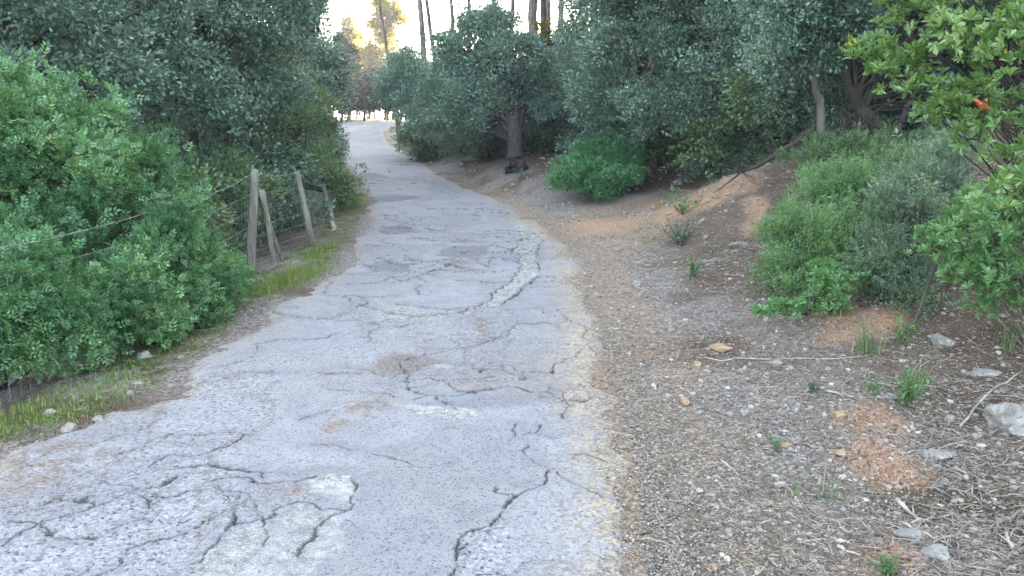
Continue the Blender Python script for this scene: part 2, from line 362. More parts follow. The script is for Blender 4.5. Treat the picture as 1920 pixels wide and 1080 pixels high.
def mat_ground():
    m, t, b, out = new_mat("forest_floor"); q = N(t); P = q.pos()
    A = q.attr("mask"); s = q.sep(A.outputs["Color"]); orange, tan, moss = s[0], s[1], s[2]; grav = A.outputs["Alpha"]
    big = q.ramp(q.noise(1.3, 4, P), .35, .65); mid = q.noise(14, 6, P, .7); fine = q.noise(90, 4, P, .7)
    lit = q.attr("needles").outputs["Fac"]
    col = q.mix(big, (.085, .060, .046), (.15, .115, .092))
    col = q.mix(lit, col, q.mix(mid, (.07, .045, .036), (.165, .115, .09)))
    col = q.mix(q.ramp(mid, .45, .72), col, (.24, .195, .155))
    col = q.mix(q.ramp(fine, .5, .75), col, (.35, .30, .25))
    col = q.mix(q.ramp(fine, .48, .32), col, (.035, .027, .022))
    g = q.voro(55, P, 'F1', 1); gv = q.sep(g)[0]
    gcol = q.mix(gv, (.16, .155, .16), (.46, .45, .45))
    col = q.mix(q.m('MULTIPLY', grav, q.ramp(q.noise(30, 3, P), .3, .5)), col, gcol)
    tcol = q.mix(gv, (.28, .20, .13), (.56, .46, .35)); col = q.mix(q.m('MULTIPLY', tan, q.ramp(q.noise(22, 3, P), .3, .55)), col, tcol)
    oc = q.mix(q.noise(20, 5, P), (.36, .20, .115), (.66, .47, .33)); col = q.mix(q.m('MULTIPLY', orange, q.ramp(q.noise(16, 4, P), .25, .45)), col, oc)
    mc = q.mix(q.ramp(q.noise(9, 5, P), .35, .65), (.07, .085, .035), (.15, .19, .06))
    col = q.mix(q.m('MULTIPLY', moss, q.ramp(q.noise(7, 5, P), .35, .55)), col, mc)
    col = q.mix(1.0, col, (.92, .85, .79), 'MULTIPLY')
    q.put(b.inputs["Base Color"], col); b.inputs["Roughness"].default_value = .95; b.inputs["Specular IOR Level"].default_value = .25
    hgt = q.m('ADD', q.m('MULTIPLY', mid, .6), q.m('MULTIPLY', fine, .4))
    q.put(b.inputs["Normal"], q.bump(q.voro(70, P), .012, .8, q.bump(hgt, .05, .9))); return m
def mat_road():
    m, t, b, out = new_mat("old_asphalt"); q = N(t); P = q.pos()
    A = q.attr("mask"); s = q.sep(A.outputs["Color"]); crack, agg, rust = s[0], s[1], s[2]; white = A.outputs["Alpha"]
    dark = q.attr("dark").outputs["Fac"]; edge = q.attr("edge").outputs["Fac"]
    big = q.ramp(q.noise(.9, 5, P), .3, .7); mid = q.noise(6, 6, P, .6); sp = q.sep(q.voro(130, P, 'F1', 1))[0]; sp2 = q.sep(q.voro(75, P, 'F1', 1))[0]
    tint = q.mix(q.ramp(q.noise(.55, 3, P), .35, .65), (.25, .255, .27), (.36, .33, .305))
    col = q.mix(big, tint, (.37, .37, .39)); col = q.mix(q.ramp(mid, .35, .7), col, (.25, .255, .28))
    col = q.mix(q.m('MULTIPLY', sp, .45), col, (.52, .52, .52)); col = q.mix(q.ramp(sp, .16, .02), col, (.12, .12, .13))
    ac = q.mix(sp2, (.26, .26, .28), (.62, .62, .63)); ac = q.mix(q.ramp(sp2, .12, .02), ac, (.10, .10, .11))
    col = q.mix(q.m('MULTIPLY', agg, .85), col, ac)
    col = q.mix(q.m('MULTIPLY', dark, .75), col, q.mix(sp, (.13, .13, .15), (.24, .24, .26)))
    rc = q.mix(sp2, (.17, .13, .11), (.40, .33, .28)); col = q.mix(q.m('MULTIPLY', rust, q.ramp(q.noise(13, 5, P), .35, .6)), col, rc)
    wc = q.mix(q.ramp(q.noise(22, 5, P), .3, .7), (.36, .37, .35), (.58, .58, .53)); wp = q.n("ShaderNodeVectorMath", operation='ADD'); q.put(wp.inputs[0], P); ws = q.n("ShaderNodeVectorMath", operation='SCALE'); q.put(ws.inputs[0], q.noise(9, 6, P, .75, 1)); ws.inputs[3].default_value = .22; q.put(wp.inputs[1], ws.outputs[0])
    wk = q.m('MULTIPLY', q.ramp(q.voro(12, wp.outputs[0], 'DISTANCE_TO_EDGE'), .09, .01), q.ramp(q.noise(5, 4, P), .38, .50))
    wc = q.mix(wk, wc, (.20, .19, .18)); wc = q.mix(q.ramp(q.noise(60, 4, P), .56, .66), wc, (.30, .30, .30))
    col = q.mix(q.m('MULTIPLY', white, q.ramp(q.noise(7, 6, P, .7), .30, .50, .45, 1)), col, wc)
    ec = q.mix(sp2, (.32, .24, .15), (.64, .54, .40)); col = q.mix(q.m('MULTIPLY', edge, q.ramp(q.noise(17, 5, P), .3, .6)), col, ec)
    net = q.n("ShaderNodeTexVoronoi", feature='DISTANCE_TO_EDGE'); net.inputs["Scale"].default_value = 2.6
    wv = q.n("ShaderNodeVectorMath", operation='ADD'); q.put(wv.inputs[0], P)
    sc = q.n("ShaderNodeVectorMath", operation='SCALE'); q.put(sc.inputs[0], q.noise(3, 5, P, .7, 1)); sc.inputs[3].default_value = .55; q.put(wv.inputs[1], sc.outputs[0]); q.put(net.inputs["Vector"], wv.outputs[0])
    nc = q.m('MULTIPLY', q.ramp(net.outputs[0], .010, .002), q.ramp(q.noise(.8, 3, P), .52, .60))
    ck = q.m('MAXIMUM', crack, q.m('MULTIPLY', nc, .6))
    col = q.mix(q.m('MULTIPLY', ck, .88), col, (.075, .072, .075))
    col = q.mix(1.0, col, (.72, .72, .725), 'MULTIPLY')
    q.put(b.inputs["Base Color"], col); b.inputs["Roughness"].default_value = .82; b.inputs["Specular IOR Level"].default_value = .35
    hh = q.m('ADD', q.m('MULTIPLY', q.voro(95, P), q.m('ADD', agg, .35)), q.m('MULTIPLY', mid, .3))
    hh = q.m('SUBTRACT', hh, q.m('MULTIPLY', ck, .5))
    q.put(b.inputs["Normal"], q.bump(hh, .010, .9)); return m
M['ground'] = mat_ground(); M['road'] = mat_road()

# ------------------------------------------------------------------ ground sheet
def poly_in(X, Y, poly):
    c = np.zeros(X.shape, bool); n = len(poly)
    for i in range(n):
        (x0, y0), (x1, y1) = poly[i], poly[(i+1) % n]
        q = ((y0 > Y) != (y1 > Y)); xi = (x1-x0)*(Y-y0)/((y1-y0) if abs(y1-y0) > 1e-12 else 1e-12)+x0
        c ^= q & (X < xi)
    return c
def seg_dist(X, Y, pts, closed=False):
    d = np.full(X.shape, 1e9); n = len(pts)
    for i in range(n if closed else n-1):
        (x0, y0), (x1, y1) = pts[i], pts[(i+1) % n]; dx, dy = x1-x0, y1-y0; L = dx*dx+dy*dy+1e-12
        t = np.clip(((X-x0)*dx+(Y-y0)*dy)/L, 0, 1); d = np.minimum(d, np.hypot(X-x0-t*dx, Y-y0-t*dy))
    return d
def soft_poly(X, Y, pxs, soft, gfun):
    poly = [tuple(gfun(a, b)[:2]) for a, b in pxs]; pa = np.array(poly)
    o = np.zeros(X.shape); lo, hi = pa.min(0)-soft, pa.max(0)+soft
    k = (X > lo[0]) & (X < hi[0]) & (Y > lo[1]) & (Y < hi[1])
    if k.any():
        sd = seg_dist(X[k], Y[k], poly, True); sd = np.where(poly_in(X[k], Y[k], poly), sd, -sd)
        o[k] = sstep(-soft, soft, sd)
    return o
def axis_pts(lo, hi, step, g, far):
    a = list(np.arange(lo, hi, step)); s = step; x = hi
    while x < far[1]: a.append(x); s *= g; x += s
    s = step; x = lo
    b = []
    while x > far[0]: s *= g; x -= s; b.append(x)
    return np.array(b[::-1]+a)
gx = axis_pts(-5.0, 4.4, .028, 1.045, (-170, 170)); gy = np.concatenate([axis_pts(2.0, 8.5, .026, 1.012, (1.9, 75)), ])
gy = np.concatenate([np.array([-80, -60, -40, -25, -15, -10, -7, -5, -3, -2, -1, -.3, .3, .8, 1.2, 1.6]), gy[gy > 1.8], np.geomspace(77, 260, 24)])
XX, YY = np.meshgrid(gx, gy); ZZ = H(XX, YY); X, Y = XX.ravel(), YY.ravel()
wx = X+.10*fbm(np.stack([X, Y], -1)*3, 21, 3); wy = Y+.10*fbm(np.stack([X, Y], -1)*3, 22, 3)
latR = X-xr(Y); latL = xl(Y)-X
org = np.zeros(X.shape)
for pl, sf in (([(1530, 775), (1610, 765), (1690, 790), (1690, 820), (1740, 880), (1735, 930), (1650, 935), (1590, 900), (1560, 850)], .07),
               ([(1180, 395), (1260, 366), (1340, 338), (1400, 318), (1435, 318), (1410, 352), (1340, 390), (1240, 410)], .22),
               ([(1395, 375), (1440, 370), (1450, 420), (1400, 440)], .12), ([(1540, 600), (1650, 590), (1660, 640), (1560, 640)], .1),
               ([(1600, 1010), (1720, 1000), (1830, 1080), (1600, 1080)], .1), ([(1060, 420), (1190, 400), (1180, 425), (1080, 440)], .3)):
    org = np.maximum(org, soft_poly(wx, wy, pl, sf, gp))
tanm = np.clip(sstep(.85, .30, latR+.25*fbm(np.stack([X, Y], -1)*1.1, 31, 3)), 0, 1)*(Y < 70)*(latR > -1.0)*.85
tanm = np.maximum(tanm, .08*sstep(.35, .0, latL))
moss = sstep(.02, .28, latL)*sstep(1.1, .75, latL)*(Y < 26)*sstep(-.55, .1, fbm(np.stack([X, Y], -1)*1.5, 33, 3)+.1)
moss = np.maximum(moss, .35*sstep(.3, 1.0, fbm(np.stack([X, Y], -1)*1.2, 35, 3))*(latR > 1))
grav = sstep(2.4, .5, latR)*sstep(-.3, .5, fbm(np.stack([X, Y], -1)*.9, 41, 3)+.3)
tanm = np.maximum(tanm, 1.0*soft_poly(wx, wy, [(1000, 415), (1080, 385), (1290, 360), (1400, 350), (1260, 420), (1230, 460), (1120, 480), (1070, 450)], .5, gp))
grav = np.maximum(grav, soft_poly(wx, wy, [(1010, 400), (1100, 372), (1240, 352), (1290, 362), (1200, 385), (1080, 410)], .3, gp))
tanm = tanm*(1-.55*sstep(14, 24, Y))
ndl = sstep(12, 18, Y+3*fbm(np.stack([X, Y], -1)*.5, 45, 3))*sstep(.6, 1.8, latR)*.9; ndl = np.maximum(ndl, sstep(1.2, 2, latL)); ndl = np.maximum(ndl, soft_poly(wx, wy, [(1410, 320), (1500, 308), (1560, 330), (1500, 400), (1420, 440), (1380, 400)], .25, gp)); ndl = ndl*(1-grav*.7)*(1-.8*tanm)
ny, nx = XX.shape; idx = np.arange(nx*ny).reshape(ny, nx)
F = np.stack([idx[:-1, :-1], idx[:-1, 1:], idx[1:, 1:], idx[1:, :-1]], -1).reshape(-1, 4)
tag(link_mesh("ground", np.stack([X, Y, ZZ.ravel()], -1), F, M['ground'], attrs={"mask": np.stack([org, tanm, moss, grav], -1), "needles": ndl}, smooth=True),
    "woodland floor of brown litter, pale stones and orange soil beside the road", "ground", None, "structure")

# ------------------------------------------------------------------ road
def gr(px, py):
    D = zplane(px, py); return P3(px, py, D)
ry = 1/np.linspace(1/2.0, 1/28.0, 900); ry = np.concatenate([[-60, -30, -15, -8, -4, -2, -.5, .6, 1.2, 1.6, 1.9], ry, np.arange(28.3, 67, .3)])
tt = np.concatenate([np.linspace(-.10, 1.10, 520)])
TT, RY = np.meshgrid(tt, ry); a_, b_ = xl(RY), xr(RY); RX = a_+(b_-a_)*TT
X, Y = RX.ravel(), RY.ravel(); Q = np.stack([X, Y], -1)
wx = X+.026*fbm(Q*9, 51, 3)+.05*fbm(Q*2.2, 52, 2)+.006*vnoise(Q*45, 55); wy = Y+.026*fbm(Q*9, 53, 3)+.05*fbm(Q*2.2, 54, 2)+.006*vnoise(Q*45, 56)
crack = np.zeros(X.shape); agg = np.zeros(X.shape); rust = np.zeros(X.shape); white = np.zeros(X.shape); dark = np.zeros(X.shape); dz = np.zeros(X.shape)
def add_crack(pts, wdt, depth=.012, world=False, step=0.0):
    global crack, dz
    p = pts if world else [tuple(gr(a, b)[:2]) for a, b in pts]; pa = np.array(p); m = .25
    k = np.where((X > pa[:, 0].min()-m) & (X < pa[:, 0].max()+m) & (Y > pa[:, 1].min()-m) & (Y < pa[:, 1].max()+m))[0]
    if not len(k): return
    d = seg_dist(wx[k], wy[k], p); ww = wdt*(.25+1.1*np.abs(fbm(Q[k]*5, 61, 3)))
    c = sstep(ww*1.5, ww*.4, d); crack[k] = np.maximum(crack[k], c); dz[k] -= depth*c
    dz[k] += .006*sstep(.16, .03, d)*(1-c)
    dark[k] = np.maximum(dark[k], .35*sstep(.10, .0, d))
CR = [([(-60, 1065), (0, 1035), (75, 990), (142, 956), (180, 951), (225, 941), (262, 934), (300, 919), (326, 900)], .011),
      ([(277, 883), (326, 859), (349, 858), (380, 855), (420, 842), (448, 825), (440, 812), (424, 808)], .007),
      ([(424, 810), (356, 818), (319, 819), (277, 840), (225, 862)], .005),
      ([(337, 877), (394, 879), (442, 889), (465, 904), (502, 904), (525, 900)], .009), ([(480, 922), (525, 924), (562, 920), (600, 908)], .008),
      ([(442, 994), (480, 994), (525, 979), (547, 960), (577, 952), (615, 962), (652, 964), (671, 945), (679, 926), (665, 905)], .009),
      ([(371, 1090), (405, 1054), (439, 1005), (447, 950)], .006),
      ([(845, 1120), (850, 1080), (853, 1022), (874, 1013), (908, 1008), (927, 988), (937, 969), (956, 945), (971, 933), (1000, 916), (1019, 897), (1028, 887)], .008),
      ([(985, 827), (1014, 818), (1031, 803)], .005), ([(764, 757), (802, 750), (850, 752), (908, 743), (975, 738), (1050, 748), (1120, 742)], .011),
      ([(760, 680), (817, 668), (870, 659), (908, 647), (937, 632)], .008), ([(788, 695), (817, 692), (845, 692), (865, 696)], .007),
      ([(906, 709), (923, 701), (956, 700), (966, 707), (971, 716), (990, 716), (1000, 704), (1033, 700), (1057, 676), (1081, 661), (1103, 649)], .010),
      ([(850, 726), (889, 724), (932, 719)], .007), ([(1103, 649), (1095, 620), (1060, 600), (1020, 596)], .006),
      ([(1014, 452), (1008, 480), (1003, 512)], .012), ([(1012, 520), (975, 548), (940, 578)], .016), ([(908, 586), (915, 560), (955, 528), (973, 505), (968, 450)], .010),
      ([(400, 708), (450, 705), (500, 700), (520, 700)], .008), ([(330, 722), (360, 728), (395, 722)], .007), ([(510, 580), (540, 598), (600, 600), (640, 596)], .010),
      ([(600, 701), (670, 700)], .006), ([(400, 640), (480, 618), (530, 612)], .006), ([(640, 520), (720, 516), (830, 520)], .012), ([(700, 640), (705, 620), (760, 610)], .006),
      ([(560, 790), (640, 770), (740, 762)], .005), ([(1100, 745), (1140, 750)], .006), ([(706, 500), (760, 492), (830, 500), (900, 512)], .010)]
for pts, wd in CR: add_crack(pts, wd)
r = rng(6)
for pts, wd in CR:                       # side branches crumbling off the main cracks
    w_ = np.array([gr(a, b)[:2] for a, b in pts]); L_ = np.linalg.norm(w_[-1]-w_[0])
    for k in range(int(1+L_*1.6)):
        i = r.integers(0, len(w_)-1); s0 = w_[i]+(w_[i+1]-w_[i])*r.random(); a_ = r.uniform(0, 6.28); q = [s0]
        for _ in range(r.integers(2, 6)): a_ += r.normal(0, .6); q.append(q[-1]+np.array([math.cos(a_), math.sin(a_)*.8])*r.uniform(.04, .13))
        add_crack([tuple(v) for v in q], wd*r.uniform(.3, .6), .005, True)
for k in range(34):                      # fine wandering hairlines
    y0 = 2.6*(14/2.6)**r.random(); x0 = float(xl(y0)+(xr(y0)-xl(y0))*r.random()); a_ = r.normal(0, .5)+(0 if r.random() < .7 else 1.5); q = [np.array([x0, y0])]
    for _ in range(r.integers(4, 12)): a_ += r.normal(0, .45); q.append(q[-1]+np.array([math.cos(a_), math.sin(a_)])*r.uniform(.06, .16)*(1+y0*.05))
    add_crack([tuple(v) for v in q], .0035+.0004*y0, .004, True)
r = rng(7)
for k in range(70):                      # ragged patch edges running across the road farther up
    D = 6.5*(45/6.5)**r.random(); t0 = r.uniform(.0, .85); L = r.uniform(.15, .5); n = 6
    ts = np.linspace(t0, min(t0+L, 1), n); bow = r.uniform(-.35, .35); th = r.uniform(-.5, .5)
    ys = D+bow*np.sin(np.linspace(0, np.pi, n))+th*(ts-t0)+np.cumsum(r.normal(0, .05, n))
    add_crack([(float(xl(y)+(xr(y)-xl(y))*t), y) for t, y in zip(ts, ys)], .006+.0009*D, .01, True)
def blob_patch(arr, pxs, soft, amt=1.0, raise_=0.0):
    global dz
    s = soft_poly(wx, wy, pxs, soft, gr)*amt; arr[:] = np.maximum(arr, s); dz += raise_*s
for pl in ([(370, 1110), (405, 1050), (450, 1012), (520, 985), (560, 962), (620, 965), (655, 985), (650, 1020), (620, 1060), (590, 1110)],
           [(585, 915), (620, 905), (663, 898), (680, 925), (665, 950), (630, 945), (600, 935)], [(740, 762), (790, 768), (840, 768), (897, 772), (890, 785), (830, 788), (770, 784)],
           [(624, 767), (655, 762), (687, 752), (680, 768), (640, 773)], [(868, 676), (885, 669), (898, 677), (880, 684)], [(705, 588), (745, 578), (800, 584), (795, 603), (720, 600)],
           [(705, 634), (735, 622), (762, 625), (740, 636), (705, 641)], [(330, 727), (370, 720), (395, 724), (370, 733)], [(800, 696), (840, 695), (858, 700), (820, 705)],
           [(958, 402), (985, 410), (990, 440), (1014, 452), (1007, 490), (1003, 515), (975, 540), (945, 570), (930, 588), (908, 585), (915, 560), (955, 530), (975, 505), (970, 450), (958, 420)]):
    blob_patch(white, pl, .02, .72, -.004); blob_patch(agg, pl, .03, .7)
blob_patch(white, [(958, 402), (985, 410), (990, 440), (1014, 452), (1007, 490), (1003, 515), (975, 540), (945, 570), (930, 588), (908, 585), (915, 560), (955, 530), (975, 505), (970, 450), (958, 420)], .02, 1.9)
blob_patch(white, [(740, 762), (790, 768), (840, 768), (897, 772), (890, 785), (830, 788), (770, 784)], .02, 1.3)
blob_patch(white, [(705, 588), (745, 578), (800, 584), (795, 603), (720, 600)], .02, 1.3)
blob_patch(white, [(585, 915), (620, 905), (663, 898), (680, 925), (665, 950), (630, 945), (600, 935)], .02, 1.2)
blob_patch(white, [(420, 560), (640, 520), (640, 575), (520, 600)], .2, .22)
for pl in ([(708, 430), (750, 424), (784, 430), (770, 439), (720, 441)], [(820, 472), (860, 463), (916, 466), (915, 479), (860, 487), (825, 484)], [(680, 506), (740, 496), (782, 500), (770, 513), (700, 517)],
           [(650, 330), (700, 326), (740, 333), (690, 340)], [(660, 372), (740, 366), (800, 372), (730, 380)], [(690, 690), (740, 668), (810, 675), (830, 690), (760, 708)]):
    blob_patch(dark, pl, .035, 1.0, -.006)
blob_patch(dark, [(764, 764), (850, 756), (1000, 746), (1150, 748), (1150, 764), (1000, 768), (850, 772)], .05, .7)
blob_patch(dark, [(440, 905), (520, 905), (640, 888), (690, 890), (680, 960), (600, 930), (560, 940), (480, 985), (445, 985)], .06, .45)
for pl in ([(680, 690), (740, 665), (800, 672), (830, 690), (760, 710), (690, 705)], [(600, 812), (660, 762), (700, 735), (745, 740), (745, 770), (680, 800), (620, 835)],
           [(840, 492), (880, 490), (885, 508), (850, 512)], [(500, 930), (580, 922), (600, 940), (520, 950)], [(0, 860), (130, 840), (220, 860), (100, 910), (0, 950)], [(880, 600), (920, 600), (910, 650), (880, 650)]):
    blob_patch(rust, pl, .07, .9)
blob_patch(dark, [(600, 1110), (660, 1000), (700, 850), (860, 800), (985, 800), (1020, 880), (853, 1020), (850, 1110)], .03, .38)
blob_patch(dark, [(0, 1030), (160, 948), (320, 915), (340, 880), (250, 860), (0, 930)], .03, .3)
blob_patch(dark, [(690, 690), (860, 660), (930, 635), (1100, 648), (1040, 695), (900, 712), (700, 760)], .04, .3)
blob_patch(agg, [(845, 1130), (853, 1022), (927, 988), (1000, 916), (1028, 887), (985, 830), (1031, 803), (1000, 775), (1150, 748), (1110, 649), (1100, 560), (1200, 560), (1260, 1130)], .02, 1)
blob_patch(agg, [(300, 880), (400, 878), (450, 890), (465, 930), (445, 985), (380, 1010), (200, 1110), (-100, 1110), (75, 990), (180, 951), (262, 934), (330, 900)], .03, .9)
agg = np.maximum(agg, .6*sstep(.1, .6, fbm(Q*.9, 71, 3)))
lay = fbm(np.stack([wx*.75, wy*.45], -1), 75, 4); e_ = sstep(.14, .17, lay); dark = np.maximum(dark, .30*e_); dz += .006*e_
def rim(l, c, wd, sd):
    return sstep(wd, wd*.3, np.abs(l-c))*sstep(.0, .35, fbm(Q*1.6, sd, 3))
tin = sstep(.02, .10, TT.ravel())*sstep(.02, .20, 1-TT.ravel()); crack = np.maximum(crack, .8*rim(lay, .155, .010, 91)*tin)
lay = fbm(np.stack([wx*1.1+7, wy*.5], -1), 78, 4); crack = np.maximum(crack, .65*rim(lay, .315, .009, 93)*tin); rust = np.maximum(rust, .6*sstep(.12, .0, np.abs(lay-.45))); e_ = sstep(.30, .33, lay); agg = np.maximum(agg, .75*e_); dz -= .004*e_
agg = np.where((lay < -.25), agg*.4, agg)
te = TT.ravel(); wid = (xr(RY)-xl(RY)).ravel()
rag = .09*fbm(Q*1.6, 81, 3)+.03*fbm(Q*9, 82, 2)
dl = te*wid+rag*1.5+.03*fbm(Q*5, 88, 3); dr = (1-te)*wid+rag+.05       # metres in from each ragged edge
ins = np.minimum(dl, dr)
edge = np.maximum(sstep(.45, .05, dr+.10*fbm(Q*2.5, 83, 3)), .5*sstep(.25, 0, dl))
rust = np.maximum(rust, .5*sstep(.25, .9, fbm(Q*1.0, 84, 3)))
z = zroad(Y)+dz+.018*fbm(Q*.9, 85, 3)+.004*fbm(Q*7, 86, 3)*(1+agg)+.0025*agg*vnoise(Q*40, 87)
z = z-.012+.028*sstep(-.02, .14, ins)-.07*sstep(.0, -.12, ins)
ny, nx = TT.shape; idx = np.arange(nx*ny).reshape(ny, nx)
F = np.stack([idx[:-1, :-1], idx[:-1, 1:], idx[1:, 1:], idx[1:, :-1]], -1).reshape(-1, 4)
tag(link_mesh("road", np.stack([X, Y, z], -1), F, M['road'], attrs={"mask": np.stack([crack, agg, rust, white], -1), "dark": dark, "edge": edge}, smooth=True),
    "narrow cracked and patched grey asphalt lane curving up into the wood", "road", None, "structure")
del X, Y, Q, wx, wy, z

# ------------------------------------------------------------------ trees
def make_tree(name, label, cat, base, trunk, tr, blobs, T, size, mat, bark, ncl, per, clr, seed, group=None, gap=-.25, shell=.5,
              nbr=20, trunk_name="trunk", sides=8, flat=.7, extra_trunks=(), brk=.4, from_frac=.35, crown_name="crown"):
    base = np.asarray(base, float); root = empty(name, base, label, cat, group); r = rng(seed+1000)
    if T is SP2: T, per, size, ncl, clr = DI2, int(per*2.2), size*.86, int(ncl*1.05), clr*1.3
    pos, d, up, cl = crown_pts(blobs, ncl, per, clr, seed, gap, shell, flat)
    mb = MB(); tp = np.asarray(trunk, float)
    t = np.linspace(0, 1, len(tp)); tf = np.linspace(0, 1, 14); tp = np.stack([np.interp(tf, t, tp[:, k]) for k in range(3)], -1)
    tp[1:-1] += r.normal(0, tr*.15, (12, 3)); rad = tr*(1.0-.6*tf); rad[0] *= 1.5; rad[1] *= 1.15
    mb.tube(tp, rad, sides)
    for et, er in extra_trunks:
        e = np.asarray(et, float); te_ = np.linspace(0, 1, len(e)); e = np.stack([np.interp(tf, te_, e[:, k]) for k in range(3)], -1); e[1:-1] += r.normal(0, er*.25, (12, 3))
        mb.tube(e, er*(1-.6*tf), 6)
    if nbr: branches(mb, tp, cl, nbr, tr*brk, tr*.06+.0015, seed+3, 4, from_frac)
    mb.build(trunk_name, bark, root, base)
    sc = size*r.uniform(.7, 1.25, len(pos))
    V, F = scatter(T, pos, d, up, sc)
    link_mesh(crown_name, V-base, F, mat, root)
    return root
def BL(lst, k=1.0):                      # blobs given as sight-line circles at their own distance, rounded in depth
    o = []
    for e in lst:
        px, py, D, r_ = e[:4]; m_ = px2m(r_, D); o.append((P3(px, py, D), (m_, m_*(e[4] if len(e) > 4 else 1.1)*k, m_)))
    return o
DI = t_diamond(.5, .08); DI2 = t_diamond(.58, .10); PIN = t_pinnate(3); SPR = t_sprig(8, 2, .38, .36); BR = t_broad3(.40); ROS = t_rosette(BR, 7, 4, .5); SP2 = t_sprig(5, 5, .5, .5)
def on(x, y, dz=-.08): return np.array([x, y, h1(x, y)+dz])
def upto(b, *pts): return [b]+[np.asarray(p) for p in pts]

# left wood
b = on(P3(357, 240, 12.5)[0], 12.5)
make_tree("holm_oak", "tall grey green holm oak behind the left fence with one straight dark trunk", "tree", b, upto(b, P3(352, 120, 12.4), P3(345, -60, 12.4)), .11,
          BL([(380, 90, 12, 130), (250, 60, 11.4, 150), (480, 60, 12.5, 130), (440, 190, 11.8, 110), (320, 170, 11, 100), (400, -60, 12, 180), (250, -80, 12, 160), (500, -60, 12.5, 110)]),
          SP2, .075, M['oak'], M['bark'], 1500, 26, .15, 11, gap=-.35, nbr=70)
b = on(-6.3, 9.6)
make_tree("holm_oak", "grey green holm oak rising behind the bright bush at the left edge", "tree", b, upto(b, b+[.2, .1, 1.5], b+[.4, 0, 4.5]), .12,
          BL([(60, 80, 9.5, 140), (180, 110, 9.7, 100), (-60, 40, 9.5, 160), (120, -60, 9.8, 170), (-100, -90, 9.5, 170), (20, 180, 9, 80)]),
          SP2, .07, M['oak'], M['bark'], 1100, 26, .14, 12, gap=-.3, nbr=60)
b = on(P3(585, 240, 21)[0], 21)
make_tree("holm_oak", "holm oak closing the left side of the lane, its sparse top against the bright sky", "tree", b, upto(b, P3(590, 120, 21), P3(575, -20, 21)), .12,
          BL([(585, 120, 20.5, 50), (560, 60, 21, 60), (600, 175, 21, 38), (545, 190, 20, 55), (590, 50, 21, 38), (530, 110, 21, 60), (540, 10, 21.5, 60), (600, 215, 21, 26)]),
          SP2, .085, M['oak'], M['bark'], 900, 24, .20, 13, gap=-.3, nbr=60)
b = on(P3(470, 300, 15.5)[0], 15.5)
make_tree("holm_oak", "low spreading holm oak behind the two tall fence posts", "tree", b, upto(b, P3(475, 220, 15.5), P3(480, 100, 15.5)), .09,
          BL([(470, 190, 15, 80), (540, 220, 16, 60), (400, 210, 15, 60), (520, 150, 16, 80), (430, 130, 15.5, 80)]),
          SP2, .075, M['oak'], M['bark'], 700, 24, .17, 14, gap=-.3, nbr=50)
b = on(P3(570, 380, 13)[0]-.3, 13)
make_tree("olive_green_shrub", "loose olive green shrub overhanging the fence beside the lane", "shrub", b, upto(b, P3(565, 300, 13.3), P3(560, 230, 13.5)), .04,
          BL([(560, 260, 13.4, 58), (595, 300, 14.5, 38), (520, 250, 13, 45), (580, 220, 14, 45), (605, 340, 15, 30), (540, 310, 13.2, 40)]),
          DI, .05, M['olive'], M['bark'], 520, 26, .10, 15, gap=-.25, nbr=40, trunk_name="stem", crown_name="foliage")
b = on(P3(628, 350, 19)[0]-.2, 19)
make_tree("olive_green_shrub", "dusty green shrub spilling over the left edge of the lane beyond the fence", "shrub", b, upto(b, P3(620, 300, 19), P3(618, 250, 19)), .03,
          BL([(618, 290, 19, 26), (610, 250, 19.5, 28), (628, 330, 18.5, 20), (600, 280, 19, 30)]),
          DI, .06, M['olive'], M['bark'], 280, 24, .10, 16, gap=-.3, nbr=24, trunk_name="stem", crown_name="foliage")
b = on(-4.0, 6.6)
make_tree("mastic_bush", "large bright green mastic bush filling the left side behind the wire fence", "bush", b, upto(b, b+[-.1, 0, .8], b+[-.2, .1, 1.4]), .05,
          BL([(80, 245, 6.9, 85), (195, 285, 7.1, 76), (275, 340, 7.6, 55), (120, 350, 6.3, 90), (235, 400, 7.1, 75), (312, 400, 7.9, 36), (-40, 300, 6.2, 130), (30, 210, 7, 80), (0, 420, 5.8, 95), (140, 470, 6.2, 80), (255, 490, 7.0, 62), (330, 470, 7.9, 40), (-60, 520, 5.3, 90)]),
          PIN, .080, M['mastic'], M['bark'], 1350, 17, .15, 17, gap=-.12, nbr=60, shell=.6, trunk_name="stem", crown_name="foliage", from_frac=0)
b = on(-3.6, 5.4)
make_tree("mastic_bush", "low dark green mastic bush on the verge at the left edge of the photo", "bush", b, upto(b, b+[0, 0, .25], b+[.1, 0, .6]), .03,
          BL([(40, 590, 5.0, 70), (120, 600, 5.2, 65), (200, 585, 5.5, 65), (60, 650, 4.8, 50), (150, 650, 5.1, 35), (-40, 620, 4.8, 80), (20, 520, 5.1, 60)]),
          PIN, .066, M['mastic'], M['bark'], 560, 12, .09, 18, gap=-.45, nbr=40, shell=.4, trunk_name="stem", crown_name="foliage", from_frac=0)
b = on(-2.85, 6.6)
make_tree("mastic_bush", "small mastic bush on the grassy verge just left of the tallest fence post", "bush", b, upto(b, b+[0, 0, .2], b+[-.1, 0, .5]), .025,
          BL([(280, 575, 5.9, 55), (340, 560, 6.3, 50), (400, 540, 6.9, 42), (360, 500, 6.9, 50), (440, 520, 7.7, 32), (330, 440, 6.35, 38), (345, 400, 6.5, 26), (290, 480, 6.1, 45), (250, 520, 5.7, 45), (300, 620, 5.7, 35), (390, 580, 6.5, 30), (330, 460, 7, 45)]),
          PIN, .062, M['mastic'], M['bark'], 640, 13, .085, 19, gap=-.45, nbr=40, shell=.4, trunk_name="stem", crown_name="foliage", from_frac=0)

